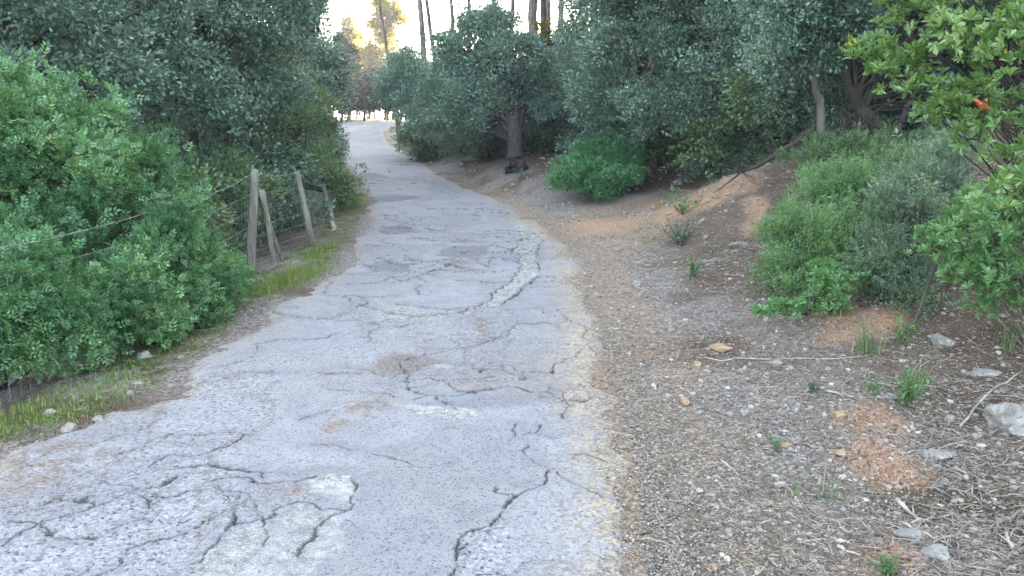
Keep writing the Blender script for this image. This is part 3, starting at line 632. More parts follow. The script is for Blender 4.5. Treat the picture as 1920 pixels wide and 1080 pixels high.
# centre
b = on(P3(970, 300, 20.2)[0], 20.2)
make_tree("holm_oak", "round holm oak with a thick dark trunk standing on the bank right of the lane", "tree", b, upto(b, P3(966, 245, 20.3), P3(960, 120, 21.5)), .24,
          BL([(865, 105, 22, 62), (950, 120, 21.5, 75), (900, 190, 21, 68), (990, 190, 21.5, 52), (835, 165, 22.5, 48), (955, 195, 21.5, 42), (925, 62, 22, 42), (890, 55, 22, 30), (870, 218, 21.5, 30)]),
          SP2, .09, M['oak'], M['bark'], 1500, 24, .19, 21, gap=-.42, nbr=70)
b = on(P3(790, 250, 31)[0], 31)
make_tree("holm_oak", "small holm oak farthest up the right bank, leaning toward the bend", "tree", b, upto(b, P3(790, 210, 31), P3(770, 120, 31)), .15,
          BL([(765, 160, 31, 42), (735, 150, 32, 22), (790, 200, 30, 38), (760, 120, 31.5, 28), (810, 150, 30, 45), (800, 225, 29.5, 25), (745, 180, 31, 24)]),
          SP2, .11, M['oak'], M['bark'], 700, 22, .26, 22, gap=-.4, nbr=40)
b = on(P3(1095, 290, 27)[0], 27)
make_tree("holm_oak", "dark holm oak standing in the gap between the round oak and the big right oak", "tree", b, upto(b, P3(1090, 200, 27), P3(1090, 0, 27)), .2,
          BL([(1090, 80, 26, 50), (1075, 190, 25, 55), (1085, -10, 26, 40), (1110, 140, 24, 60), (1060, 240, 24, 35), (1040, 200, 26, 40), (1095, 270, 22, 30)]),
          SP2, .10, M['oak'], M['bark'], 900, 24, .24, 23, gap=-.4, nbr=50)
b = on(P3(1212, 322, 17.8)[0], 17.6)
make_tree("holm_oak", "massive grey green holm oak over the side track, furrowed dark trunk at its left", "tree", b, upto(b, P3(1208, 240, 17.4), P3(1230, 100, 16.5), P3(1300, -60, 16)), .2,
          BL([(1170, 60, 16.5, 95), (1290, 80, 15.3, 110), (1410, 60, 14.3, 110), (1240, 170, 15.3, 75), (1345, 175, 14.8, 75), (1430, 160, 13.8, 60), (1160, 170, 17, 65),
              (1240, -40, 16, 130), (1400, -60, 15, 140), (1190, 235, 16.8, 35), (1290, 235, 15.8, 40), (1390, 225, 15, 35)]),
          SP2, .078, M['oak'], M['barkpine'], 2600, 26, .16, 24, gap=-.4, nbr=110, sides=12)
b = on(P3(1552, 275, 10.6)[0], 10.6)
make_tree("holm_oak", "holm oak with a slim pale leaning trunk behind the earth mound", "tree", b, upto(b, P3(1537, 200, 10.6), P3(1520, 120, 10.6), P3(1508, 60, 10.7)), .065,
          BL([(1500, 30, 10.2, 85), (1560, 60, 10.2, 65), (1450, 80, 10.4, 60), (1540, -70, 10.5, 130), (1590, 30, 10.6, 70), (1500, 140, 12.3, 60), (1560, 170, 12.5, 50), (1470, 200, 12.8, 40)]),
          SP2, .066, M['oak'], M['barkpale'], 1100, 26, .12, 25, gap=-.4, nbr=50, from_frac=.6)
b = on(P3(1668, 285, 11)[0], 11)
make_tree("holm_oak", "dark holm oak with a crooked trunk bending left above the right bank", "tree", b, upto(b, P3(1655, 250, 11), P3(1610, 200, 11.1), P3(1590, 150, 11.4), P3(1600, 40, 12)), .13,
          BL([(1650, 50, 12.4, 100), (1740, 90, 12.6, 90), (1850, 60, 12, 120), (1660, 150, 12.8, 50), (1780, 190, 12.8, 60), (1700, -80, 12.5, 150), (1880, 180, 12, 80)]),
          SP2, .07, M['oak'], M['bark'], 1300, 26, .15, 26, gap=-.4, nbr=34, brk=.22,
          extra_trunks=[(upto(b, P3(1690, 230, 11.2), P3(1720, 150, 11.6)), .07)])
b = on(P3(1110, 335, 16.3)[0], 16.3)
make_tree("green_bush", "vivid green rounded bush at the foot of the furrowed trunk", "bush", b, upto(b, b+[0, 0, .3], b+[.1, 0, .7]), .03,
          BL([(1115, 285, 16.6, 34), (1075, 315, 16.2, 26), (1160, 305, 16.4, 34), (1120, 325, 15.7, 26), (1178, 290, 17, 28), (1055, 336, 15.6, 20), (1090, 340, 15.4, 18), (1130, 344, 15.2, 18), (1165, 340, 15.5, 20), (1185, 330, 15.9, 18)]),
          SP2, .078, M['bush'], M['bark'], 520, 18, .09, 27, gap=-.5, nbr=20, shell=.45, trunk_name="stem", crown_name="foliage")

# right bank shrubs
b = on(2.35, 6.6)
make_tree("heath_shrub", "fine leaved bright green shrub on the slope between mound and grey shrub", "shrub", b, upto(b, b+[0, 0, .25], b+[.1, 0, .5]), .02,
          BL([(1530, 400, 7.4, 55), (1478, 430, 7.0, 40), (1560, 450, 6.7, 65), (1500, 510, 6.5, 45), (1600, 500, 6.4, 55), (1480, 550, 6.3, 30), (1455, 500, 6.6, 26), (1600, 390, 7.3, 60), (1640, 440, 6.7, 50), (1550, 350, 7.9, 45), (1620, 560, 6.1, 35), (1550, 570, 6.2, 30)]),
          SPR, .092, M['heath'], M['bark'], 900, 12, .09, 31, gap=-.45, nbr=40, shell=.35, trunk_name="stem", crown_name="foliage", from_frac=0)
b = on(P3(1560, 320, 9.3)[0], 9.3)
make_tree("heath_shrub", "dark green low shrub in front of the crooked trunk at the top of the bank", "shrub", b, upto(b, b+[0, 0, .2], b+[0, 0, .4]), .02,
          BL([(1550, 300, 9.6, 35), (1610, 305, 9.3, 45), (1680, 300, 9.4, 42), (1580, 345, 8.8, 40), (1650, 350, 8.6, 45), (1740, 310, 9.3, 50), (1620, 385, 8.0, 45), (1700, 350, 8.2, 50), (1510, 290, 9.8, 28)]),
          SPR, .085, M['olive'], M['bark'], 800, 14, .09, 32, gap=-.45, nbr=40, shell=.35, trunk_name="stem", crown_name="foliage", from_frac=0)
b = on(2.75, 5.6)
make_tree("spiny_grey_shrub", "wiry grey green shrub with bare twigs between the bright shrub and the broad leaved bush", "shrub", b, upto(b, b+[.05, 0, .3], b+[.1, 0, .8]), .03,
          BL([(1690, 430, 5.9, 60), (1680, 500, 5.6, 48), (1745, 370, 6.2, 65), (1700, 555, 5.5, 35), (1650, 460, 6.0, 40), (1790, 330, 6.4, 60), (1700, 360, 6.6, 45), (1640, 540, 5.8, 25)]),
          SPR, .085, M['grey'], M['bark'], 560, 12, .085, 33, gap=-.35, brk=.2, nbr=110, shell=.35, trunk_name="stem", crown_name="foliage", from_frac=0)
b = on(2.15, 5.75)
make_tree("broad_leaved_shrub", "knee high broad leaved seedling shrub at the litter edge below the bright shrub", "shrub", b, upto(b, b+[.1, 0, .08], b+[.2, 0, .2]), .012,
          BL([(1430, 592, 5.6, 18), (1475, 575, 5.6, 25), (1520, 560, 5.6, 28), (1560, 545, 5.6, 30), (1600, 520, 5.7, 26), (1535, 520, 5.8, 24), (1580, 570, 5.5, 18)]),
          ROS, .056, M['arblow'], M['bark'], 120, 2, .035, 34, gap=-.9, nbr=60, shell=.3, trunk_name="stem", crown_name="foliage", from_frac=0)
b = on(3.15, 4.7)
make_tree("broad_leaved_shrub", "dense broad leaved shrub at the right edge with glossy leaf rosettes", "shrub", b, upto(b, b+[0, 0, .35], b+[.05, .1, .9]), .025,
          BL([(1805, 480, 4.7, 72), (1880, 450, 4.5, 80), (1850, 540, 4.6, 50), (1765, 430, 5, 42), (1930, 520, 4.4, 70), (1900, 390, 4.8, 60), (1830, 400, 5, 45), (1980, 430, 4.6, 90)]),
          ROS, .056, M['arblow'], M['wood'], 520, 2, .05, 35, gap=-.6, nbr=90, shell=.35, trunk_name="stem", crown_name="foliage", from_frac=0)
b = on(3.1, 3.9)
tr_ = upto(b, P3(2000, 420, 3.9), P3(1960, 200, 3.7), P3(1900, 60, 3.6))
AT = make_tree("strawberry_tree", "strawberry tree with yellow green leaf clusters reaching in from the upper right corner", "tree", b, tr_, .035,
          BL([(1700, 70, 3.7, 62), (1800, 50, 3.5, 85), (1640, 115, 3.75, 36), (1880, 140, 3.4, 80), (1725, 170, 3.6, 42), (1850, 250, 3.4, 60), (1790, 200, 3.5, 50),
              (1760, -40, 3.7, 100), (1900, 20, 3.5, 110), (1690, 10, 3.8, 40), (1900, 300, 3.4, 60), (1720, 215, 3.6, 20), (1930, 220, 3.3, 80), (1960, 330, 3.4, 80)]),
          ROS, .047, M['arbutus'], M['bark'], 640, 2, .06, 36, gap=-.1, brk=.13, nbr=110, shell=.3, from_frac=.2)
r = rng(5); p = P3(1845, 190, 3.3)+r.normal(0, .012, (7, 3)); V, F = scatter(BR, p, r.normal(size=(7, 3)), r.normal(size=(7, 3))+[0, -1, .5], np.full(7, .042))
link_mesh("autumn_leaf_cluster", V-b, F, M['red'], AT)["label"] = "small cluster of red and orange leaves"
b = on(2.55, 5.05)
rt = empty("bare_sapling", b, "thin pale bare stem leaning right in front of the grey shrub", "sapling")
mb = MB(); r = rng(44); st = wobble(b, P3(1812, 335, 5.3), 9, .02, r); mb.tube(st, np.linspace(.013, .005, 9), 6)
for k in range(12):
    s = st[r.integers(3, 9)]; mb.tube(wobble(s, s+np.array([r.uniform(-.3, .3), r.uniform(-.2, .2), r.uniform(-.05, .25)]), 5, .08, r), np.linspace(.004, .0015, 5), 4)
mb.build("stem", M['barkpale'], rt, b)

# far end of the lane
FE = [(660, 160, 229, 74, .09), (692, 160, 229, 75, .09), (733, 160, 229, 74, .09), (652, 158, 230, 68, .10), (668, 150, 230, 70, .11), (684, 160, 229, 67, .12), (700, 158, 229, 71, .10), (722, 165, 229, 68, .12), (748, 170, 228, 66, .13), (640, 130, 230, 64, .12)]
FL = ["leftmost of the", "second from the left of the", "third from the left of the", "middle one of the", "third from the right of the", "second from the right of the", "taller tree left of the"]
FL = [s+" thin trunked trees at the far bend of the lane" for s in ("leftmost", "second", "third", "fourth", "fifth", "sixth")]+["taller dark tree left of the thin trunked row at the far bend"]
FL[0] = "leftmost thin trunked tree in the front row at the far bend of the lane"
FB = ["thin tree in the back row at the far bend, behind the leftmost two", "thin tree in the back row at the far bend, in the middle of the gap", "thin tree in the back row at the far bend, nearest the leaning oak"]
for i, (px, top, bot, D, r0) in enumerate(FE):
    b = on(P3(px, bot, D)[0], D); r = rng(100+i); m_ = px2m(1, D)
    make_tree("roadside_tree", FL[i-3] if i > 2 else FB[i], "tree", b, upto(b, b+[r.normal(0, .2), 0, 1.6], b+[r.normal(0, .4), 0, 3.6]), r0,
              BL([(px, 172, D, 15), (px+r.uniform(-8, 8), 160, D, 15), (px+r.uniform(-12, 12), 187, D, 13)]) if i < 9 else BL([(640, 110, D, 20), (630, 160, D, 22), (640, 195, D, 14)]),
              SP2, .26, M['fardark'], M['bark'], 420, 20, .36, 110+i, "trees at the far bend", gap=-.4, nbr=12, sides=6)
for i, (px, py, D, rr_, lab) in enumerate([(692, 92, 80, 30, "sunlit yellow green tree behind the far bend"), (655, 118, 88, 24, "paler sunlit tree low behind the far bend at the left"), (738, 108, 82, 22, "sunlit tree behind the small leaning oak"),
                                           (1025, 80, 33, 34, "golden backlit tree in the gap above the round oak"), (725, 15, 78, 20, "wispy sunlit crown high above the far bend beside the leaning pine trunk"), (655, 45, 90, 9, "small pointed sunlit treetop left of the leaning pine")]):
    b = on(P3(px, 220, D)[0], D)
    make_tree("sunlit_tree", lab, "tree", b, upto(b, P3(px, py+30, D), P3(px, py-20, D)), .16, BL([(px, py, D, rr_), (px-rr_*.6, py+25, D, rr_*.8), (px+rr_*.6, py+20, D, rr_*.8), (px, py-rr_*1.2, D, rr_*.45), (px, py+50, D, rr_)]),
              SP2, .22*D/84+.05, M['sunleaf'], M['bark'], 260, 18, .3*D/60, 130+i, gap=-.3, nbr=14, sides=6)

# pines : tall trunks, crowns mostly above the picture
def make_pine(name, label, x, y, hgt, lean, r0, seed, group, ncl=260):
    b = on(x, y); r = rng(seed); top = b+np.array([lean, r.uniform(-.4, .4), hgt])
    bl = [(top+np.array([0, 0, -.6]), (1.8, 1.8, 1.1))]
    for k in range(8):
        a = r.uniform(0, 2*np.pi); q = r.uniform(1.0, 2.6); f = r.uniform(.62, .95)
        bl.append((b+(top-b)*f+np.array([math.cos(a)*q, math.sin(a)*q, 0]), (1.5, 1.5, .8)))
    return make_tree(name, label, "tree", b, upto(b, b+(top-b)*.5+[r.uniform(-.2, .2), 0, 0], top), r0, bl, t_sprig(10, 9, .10, .8), .30, M['pine'], M['barkpine'], ncl, 14, .32, seed, group, gap=-.5,
                     nbr=30, shell=.3, flat=.6, from_frac=.6)
PT = [(745, 70, 52, -1.6, .13, "thin dark leaning pine trunk farthest left against the white sky"), (803, 80, 40, -.9, .17, "pale straight pine trunk standing between thinner ones against the white sky"),
      (830, 50, 44, -1.6, .14, "second pine trunk from the pale straight one, leaning left"), (858, 40, 42, -.6, .13, "slender pine trunk above the left shoulder of the round oak"),
      (880, 30, 46, -.3, .15, "grey pine trunk above the middle of the round oak"), (930, 30, 48, -.6, .14, "pine trunk above the right half of the round oak"),
      (955, 30, 40, .2, .13, "thin pine trunk just left of the thick dark one"), (1000, 40, 34, 0, .24, "thickest dark pine trunk beside the golden foliage")]
for i, (px, py, D, ln, r0, lab) in enumerate(PT):
    make_pine("pine_tree", lab, P3(px, 100, D)[0], D, 14+1.3*math.sin(i*2.1), ln, r0, 200+i, "pines behind the round oak")
# deep wood on both sides: copies of two prototypes
def proto_oak(seed, label, x, y, s=1.0):
    b = on(x, y); r = rng(seed); bl = []
    for k in range(11):
        a = r.uniform(0, 2*np.pi); q = r.uniform(.3, 2.0); bl.append((b+np.array([math.cos(a)*q, math.sin(a)*q, r.uniform(1.3, 6.0)]), r.uniform(1.0, 1.5)))
    return make_tree("woodland_tree", label, "tree", b, upto(b, b+[.1, 0, 2], b+[0, .2, 5.5]), .16, bl, SP2, .11, M['oak'], M['bark'], 1000, 22, .24, seed, gap=-.4, nbr=40)
GRP = "trees deep in the wood on the right bank"; GRL = "trees on the slope left of the fence"
pr1 = proto_oak(301, "dark evergreen tree deep in the wood on the right bank", 6.2, 17); pr1["group"] = GRP
pr2 = proto_oak(302, "shaded evergreen tree on the wooded slope left of the fence", -8.6, 15); pr2["group"] = GRL
r = rng(77)
RS = [(7.5, 12.5), (9.5, 15), (4.6, 21.5), (8.5, 20.5), (11.5, 18), (4.8, 26), (7, 25), (10, 26), (13.5, 23), (6.8, 31), (9, 32), (13, 31), (17, 27), (6.3, 38), (9, 39), (13, 40), (18, 37), (9.5, 9.5), (12, 11), (10.5, 4.5), (8.7, 6.2), (15, 15), (14, 6), (23, 33), (23, 22)]
for i, (x, y) in enumerate(RS):
    c = copy_tree(pr1 if i % 2 else pr2); c.location = on(x, y); s = r.uniform(.9, 1.25); c.scale = (s, s, s*r.uniform(.95, 1.25)); c.rotation_euler = (0, 0, r.uniform(0, 6.28))
    tag(c, "dark evergreen tree deep in the wood on the right bank", "tree", GRP)
LS = [(-11, 20), (-8.4, 23), (-13, 27), (-9.6, 30), (-14.5, 34), (-12.4, 40), (-17.5, 40), (-12, 12), (-11, 7), (-9, 4.5), (-15, 17), (-16.5, 48), (-21, 55), (-17.5, 58), (-19, 28), (-8, 19), (-15, 9)]
for i, (x, y) in enumerate(LS):
    c = copy_tree(pr2 if i % 2 else pr1); c.location = on(x, y); s = r.uniform(.75, 1.0); c.scale = (s, s, s); c.rotation_euler = (0, 0, r.uniform(0, 6.28))
    tag(c, "shaded evergreen tree on the wooded slope left of the fence", "tree", GRL)
pp = make_pine("pine_tree", "tall hidden pine added behind the big right oak to block the low sun", 8, 28, 16, .5, .2, 260, "sun blocking pines added in the right wood", 420)  # added for its shade, copied below to block the low sun
for (x, y) in ((5, 24), (12, 28), (7, 34), (11, 36), (16, 32), (4, 42), (9, 46), (15, 44), (20, 40), (6, 52), (13, 54), (20, 50), (27, 44), (10, 22), (16, 22), (2, 50), (21, 28)):
    c = copy_tree(pp); c.location = on(x, y); s = r.uniform(.85, 1.1); c.scale = (s*1.15, s*1.15, s); c.rotation_euler = (0, 0, r.uniform(0, 6.28))

# undergrowth closing the view below the crowns
def proto_under(seed, label, x, y, mat):
    b = on(x, y); r = rng(seed); bl = []
    for k in range(7):
        a = r.uniform(0, 2*np.pi); q = r.uniform(.1, .9); bl.append((b+np.array([math.cos(a)*q, math.sin(a)*q, r.uniform(.25, 1.1)]), r.uniform(.4, .6)))
    return make_tree("undergrowth_bush", label, "bush", b, upto(b, b+[.05, 0, .4], b+[0, .1, 1.0]), .04, bl, SP2, .062, mat, M['bark'], 420, 20, .11, seed, gap=-.5, nbr=20, trunk_name="stem", crown_name="foliage", from_frac=0)
UGR, UGL = "undergrowth bushes below the trees right of the lane", "undergrowth bushes on the shaded slope behind the fence"
u1 = proto_under(311, "shaded evergreen bush filling the wood floor right of the lane", 3.6, 21, M['oak']); u1["group"] = UGR
u2 = proto_under(312, "shaded evergreen bush on the dark slope behind the fence", -4.9, 11.5, M['olive']); u2["group"] = UGL
r = rng(78)
for i, (x, y) in enumerate([(5, 19.5), (6.3, 18), (4.4, 23), (2.4, 24), (1.6, 27), (.6, 29), (-.6, 27), (7.5, 15.5), (5.6, 16.3), (8.2, 13.5), (-1.6, 32), (-3, 35), (6.8, 13.8), (8.6, 11), (7.4, 9.6), (9, 8.4), (3.2, 28), (5.2, 27), (7.4, 22), (9.5, 18), (11, 14), (0, 33), (2, 34), (-3.2, 38), (-1, 38), (1.8, 22.5), (1.3, 23.6), (.3, 24.6), (-.7, 25.4), (-1.7, 27.5), (-2.6, 30), (2.6, 19.6), (3.3, 19.4), (4.4, 13.5), (4.9, 12.7), (4.1, 15), (4.3, 17.6), (4.9, 16.4), (5.3, 15.2), (3.9, 18.8), (5.9, 14.2), (6.2, 12.6), (5.0, 18), (-1.5, 46), (-2.5, 44), (1, 42)]):
    c = copy_tree(u1 if i % 3 else u2); c.location = on(x, y); s_ = r.uniform(.9, 1.6); c.scale = (s_*1.15, s_*1.15, s_); c.rotation_euler = (0, 0, r.uniform(0, 6.28)); tag(c, u1["label"], "bush", UGR)
for i, (x, y) in enumerate([(-4.4, 13.5), (-5.6, 13), (-4.6, 16), (-6.4, 16), (-5.5, 19), (-7.2, 20), (-6.2, 23), (-8, 26), (-8.4, 30), (-6.4, 26.5), (-6.2, 11.8), (-7.5, 13.5), (-7, 10), (-9, 17), (-10.2, 35), (-11.5, 41), (-13, 47), (-8.6, 33), (-15, 54), (-14.6, 60), (-4.2, 10.4), (-4.35, 11.9), (-4.6, 13.1), (-4.4, 9.5), (-5.0, 14.8), (-5.5, 16.8)]):
    c = copy_tree(u2 if i % 3 else u1); c.location = on(x, y); s_ = r.uniform(.8, 1.3); c.scale = (s_*1.15, s_*1.15, s_); c.rotation_euler = (0, 0, r.uniform(0, 6.28)); tag(c, u2["label"], "bush", UGL)
for i, (x, y) in enumerate([(-5.5, 63), (-4.2, 67), (-2.5, 62), (-2, 68), (0, 64), (-3.8, 58.5), (1, 60), (-5, 71), (-1, 73), (2, 70)]):  # low hidden trees added to shade the far end of the lane
    c = copy_tree(pr1 if i % 2 else pr2); c.location = on(x, y); s_ = r.uniform(.6, .72); c.scale = (s_*1.4, s_*1.4, s_); c.rotation_euler = (0, 0, r.uniform(0, 6.28)); tag(c, pr1["label"], "tree", GRP)
# trees added on the far side of the hill to block the low sun
for i, (x, y) in enumerate([(4, 70), (8, 66), (12, 64), (17, 62), (6, 78), (11, 76), (16, 74), (22, 66), (27, 58), (9, 88), (15, 86), (21, 80), (28, 72), (33, 60), (34, 48), (30, 38), (26, 32), (2.5, 62), (24, 92), (33, 82)]):
    c = copy_tree(pp); c.location = (x, y, h1(x, 60)-.5); s_ = r.uniform(1.0, 1.25); c.scale = (s_*1.35, s_*1.35, s_*1.15); c.rotation_euler = (0, 0, r.uniform(0, 6.28))
for i, (x, y) in enumerate([(7.5, 58), (9, 62), (10, 60), (14, 58), (19, 54), (24, 50), (8, 48), (11, 50), (16, 46), (8.5, 52), (7.5, 44)]):
    c = copy_tree(pr1 if i % 2 else pr2); c.location = on(x, y); s_ = r.uniform(1.1, 1.4); c.scale = (s_, s_, s_*1.4); c.rotation_euler = (0, 0, r.uniform(0, 6.28)); tag(c, pr1["label"], "tree", GRP)

# ------------------------------------------------------------------ fence
fb = on(-2.86, 8.9, 0); fe = empty("wire_fence", fb, "leaning wooden post and sheep wire fence along the left verge with barbed top strand", "fence")
POSTS = [(-250, 560, 4.6, None), (322, 378, 6.9, None), (478, 318, 8.9, (470, 522)), (557, 320, 11, (592, 470)), (605, 345, 13.8, (628, 420)), (628, 325, 17, (647, 398))]
def post(top, bot, r0, seed):
    r = rng(seed); mb = MB(); mb.tube(wobble(bot, top, 9, .008, r), np.linspace(r0*1.1, r0*.85, 9), 9); return mb.build("post", M['post'], fe, fb)
tops = []; bots = []
for i, (px, py, D, bt) in enumerate(POSTS):
    if i == 0: t_ = np.array([-3.15, 3.6, .95]); b_ = np.array([-3.15, 3.6, -.3])
    elif bt is None: t_ = P3(px, py, D); b_ = np.array([t_[0]-.02, D, h1(t_[0], D)-.1])
    else: t_ = P3(px, py, D); b_ = P3(bt[0], bt[1]+10, D)
    post(t_, b_, .042 if i != 2 else .05, 400+i); tops.append(t_); bots.append(b_)
post(P3(492, 356, 9.1), P3(516, 512, 9.3), .030, 410)["label"] = "shorter brace post leaning beside the tallest post"
post(P3(487, 358, 9.0), P3(536, 510, 9.6), .024, 411)["label"] = "slanting thin brace pole"
r = rng(420)
for lvl in (.98, .80, .66, .52, .40, .28, .16, .05):
    mb = MB()
    for i in range(len(tops)-1):
        a = bots[i]*(1-lvl)+tops[i]*lvl; c = bots[i+1]*(1-lvl)+tops[i+1]*lvl
        p = wobble(a, c, 12, .006, r, sag=-.022 if lvl > .9 else -.006); mb.tube(p, .0019 if lvl < .9 else .0023, 4)
        if lvl > .9:
            for q in np.linspace(0, 10.9, 16): 
                s = p[int(q)]*(1-q % 1)+p[int(q)+1]*(q % 1); mb.tube([s-[0, .0, .018], s+[.006, 0, .018]], .0025, 3); mb.tube([s-[0, .016, -.008], s+[0, .016, -.008]], .0025, 3)
    mb.build("barbed_wire" if lvl > .9 else "wire_strand", M['wire'], fe, fb)
mb = MB()
for i in range(len(tops)-1):
    L = np.linalg.norm(tops[i]-tops[i+1]); n = int(L/.09)
    for k in range(1, n):
        t = k/n; a = (bots[i]*(1-t)+bots[i+1]*t); c = (tops[i]*(1-t)+tops[i+1]*t); lo = a*(.95)+c*.05; hi = a*.2+c*.8
        mb.tube(wobble(lo, hi, 4, .01, r), .0014, 3, cap=False)
mb.build("wire_mesh", M['wire'], fe, fb)
b = gp(600, 462); mb = MB(); r = rng(430)
p = np.array([P3(600, 462, 11.3), P3(615, 445, 11.8), P3(628, 432, 12.3), P3(622, 418, 12.4), P3(630, 425, 12.6)]); mb.tube(p, [.02, .035, .045, .04, .012], 7); mb.tube(wobble(p[1], P3(598, 447, 11.7), 4, .05, r), [.02, .015, .012, .008], 5)
o = mb.build("broken_branch", M['woodpale'], None, b); o.location = b; tag(o, "pale broken branch lying against the foot of the fence", "branch")

# fallen branch and dead twigs under the crooked trunk
b = P3(1395, 325, 11.2); mb = MB(); r = rng(440)
main = np.array([P3(1535, 232, 10.8), P3(1500, 262, 10.9), P3(1462, 285, 11.0), P3(1420, 312, 11.1), P3(1390, 322, 11.0), P3(1365, 318, 10.9)])
mb.tube(main, [.035, .04, .035, .028, .018, .008], 7)
mb.tube(wobble(main[4], P3(1338, 362, 10.9), 6, .05, r), np.linspace(.016, .005, 6), 5); mb.tube(wobble(main[3], P3(1440, 290, 10.7), 5, .05, r), np.linspace(.012, .004, 5), 4)
mb.tube(wobble(main[4], P3(1355, 330, 10.8), 5, .05, r), np.linspace(.01, .004, 5), 4)
for k in range(14): s = main[r.integers(1, 6)]; mb.tube(wobble(s, s+r.normal(0, .18, 3)*[1, .6, .7], 4, .08, r), np.linspace(.006, .002, 4), 4)
o = mb.build("fallen_branch", M['bark'], None, b); o.location = b; tag(o, "long dark dead branch leaning from the slim trunk down onto the orange mound", "branch")
b = P3(1610, 270, 10.4); mb = MB()
for k in range(70):
    s = P3(r.uniform(1560, 1650), r.uniform(205, 245), r.uniform(10.6, 11.2)); e = P3(r.uniform(1550, 1650), r.uniform(235, 285), r.uniform(10.1, 10.8)); mb.tube(wobble(s, e, 5, .10, r, -.05), np.linspace(.009, .003, 5), 4)
o = mb.build("dead_brushwood", M['bark'], None, b); o.location = b; tag(o, "tangle of dark dead twigs hanging below the crooked trunk", "brushwood")

# ------------------------------------------------------------------ stones
def icosphere(sub):
    import bmesh
    bm = bmesh.new(); bmesh.ops.create_icosphere(bm, subdivisions=sub, radius=1.0); V = np.array([v.co for v in bm.verts]); F = np.array([[v.index for v in f.verts] for f in bm.faces]); bm.free(); return V, F
IC3, IC1 = icosphere(4), icosphere(1)
def stone(pos, size, asp, label, mat, seed, group=None, name="stone", sink=.42, rough=1.0, cat="stone"):
    r = rng(seed); V = IC3[0].copy(); u = unit(V)
    for k in range(9):                   # chop facets
        n = unit(r.normal(size=3)); dd = V@n; lim = r.uniform(.55, .85); V = V-np.clip(dd-lim, 0, None)[:, None]*n*.9
    V = V*(1+.10*rough*fbm(u*2.5, seed, 3)+.03*rough*fbm(u*9, seed+1, 2))[:, None]
    V = V*np.array(asp)*size*.5; a = r.uniform(0, 6.28); c, s = math.cos(a) if asp[0] < 1.3 else 1, math.sin(a) if asp[0] < 1.3 else 0
    V = V@np.array([[c, s, 0], [-s, c, 0], [0, 0, 1]]); z0 = -V[:, 2].min()
    o = link_mesh(name, V+[0, 0, z0*(1-sink*1.2)], IC3[1], mat, smooth=True); o.location = pos; return tag(o, label, cat, group)
ST = [(1885, 778, 85, (1.1, .9, .75), "large knobbly white limestone rock at the right edge", 'stone'), (1755, 842, 62, (1.4, .7, .35), "flat cream stone slab beside the orange soil patch", 'stone'),
      (1350, 655, 34, (1.3, .8, .5), "flat ochre stone alone near the long thin stick", 'stonebrown'), (1455, 682, 26, (1.2, .9, .5), "bluish white stone lying against the long thin stick", 'stone'),
      (1307, 686, 17, (1, 1, .8), "small round tan stone left of the long thin stick", 'stonebrown'), (1283, 750, 22, (1.1, .9, .9), "angular orange stone among pale pebbles", 'stonebrown'),
      (1395, 777, 19, (1, .9, .9), "rounded pale grey pebble standing below the stick", 'stone'), (1475, 832, 20, (1.2, .9, .5), "flat orange brown pebble left of the orange soil", 'stonebrown'),
      (1713, 995, 52, (1.5, .7, .35), "tilted grey slab stone low in the right corner", 'stone'), (1755, 1035, 52, (1.1, .9, .7), "block of pale lilac grey limestone low in the right corner", 'stone'),
      (1845, 692, 48, (1.4, .8, .45), "crumbly pale rock partly buried behind the white rock", 'stone'), (1905, 810, 40, (1, .9, .8), "mossy greenish rock in front of the white rock", 'stone'),
      (1665, 755, 30, (1.3, .7, .5), "grey stone lying beside the small green sprouting plant", 'stone'), (1575, 858, 22, (1, 1, .8), "orange cube like clod at the left rim of the red soil", 'stonebrown'),
      (1366, 998, 24, (1.1, .9, .7), "round grey pebble in the gravel near the bottom", 'stone'), (1337, 1060, 24, (1.1, .9, .7), "tan pebble at the bottom edge beside the road", 'stonebrown'),
      (1575, 780, 28, (1.3, .9, .5), "flat sandy stone at the top of the orange soil", 'stonebrown'), (1780, 782, 24, (1.2, .9, .6), "small white stone midway to the white rock", 'stone'),
      (1193, 530, 20, (1.1, .9, .7), "small pale stone at the foot of the track left of the bright shrub", 'stone'), (1270, 340, 22, (1.1, .9, .7), "grey stone at the top of the orange slope", 'stone'),
      (1388, 452, 26, (1.5, .7, .5), "pale flat stone on the dark mound slope", 'stone'), (1322, 444, 14, (1, 1, .8), "small orange stone on the mound slope", 'stonebrown'),
      (885, 296, 22, (1.4, .8, .6), "white stone on the bank left of the round oak trunk", 'stone'), (866, 309, 14, (1, .8, .9), "small upright white stone below the oak crown", 'stone'), (955, 292, 15, (1, .8, .9), "grey stone touching the round oak trunk", 'stone'),
      (130, 800, 32, (1.2, .9, .6), "cream stone on the left verge edge", 'stone'), (95, 772, 26, (1.2, .9, .6), "whitish stone on the left verge beside the moss", 'stone'), (185, 784, 26, (1.1, .9, .6), "grey green stone on the left verge", 'stone'),
      (245, 737, 14, (1, .9, .9), "small upright white stone on the left verge", 'stone'), (260, 716, 18, (1.5, .7, .4), "white flake of stone on the left verge", 'stone'), (270, 662, 34, (1.2, .9, .6), "rounded moss tinged boulder under the mastic bush", 'stone'),
      (340, 668, 16, (1.2, .9, .6), "pale stone at the lane edge below the mossy boulder", 'stone'), (95, 828, 20, (1.4, .8, .5), "dirty flat stone at the broken left lane edge", 'stone'), (1765, 640, 40, (1.1, .9, .8), "knotted grey root stone beneath the broad leaved shrub", 'stone')]
for i, (px, py, sz, asp, lab, mt) in enumerate(ST):
    g = gp(px, py+sz*.25); D = g[1]; stone(g, px2m(sz, D*1.02), asp, lab, M[mt], 500+i)
r = rng(88); n = 0
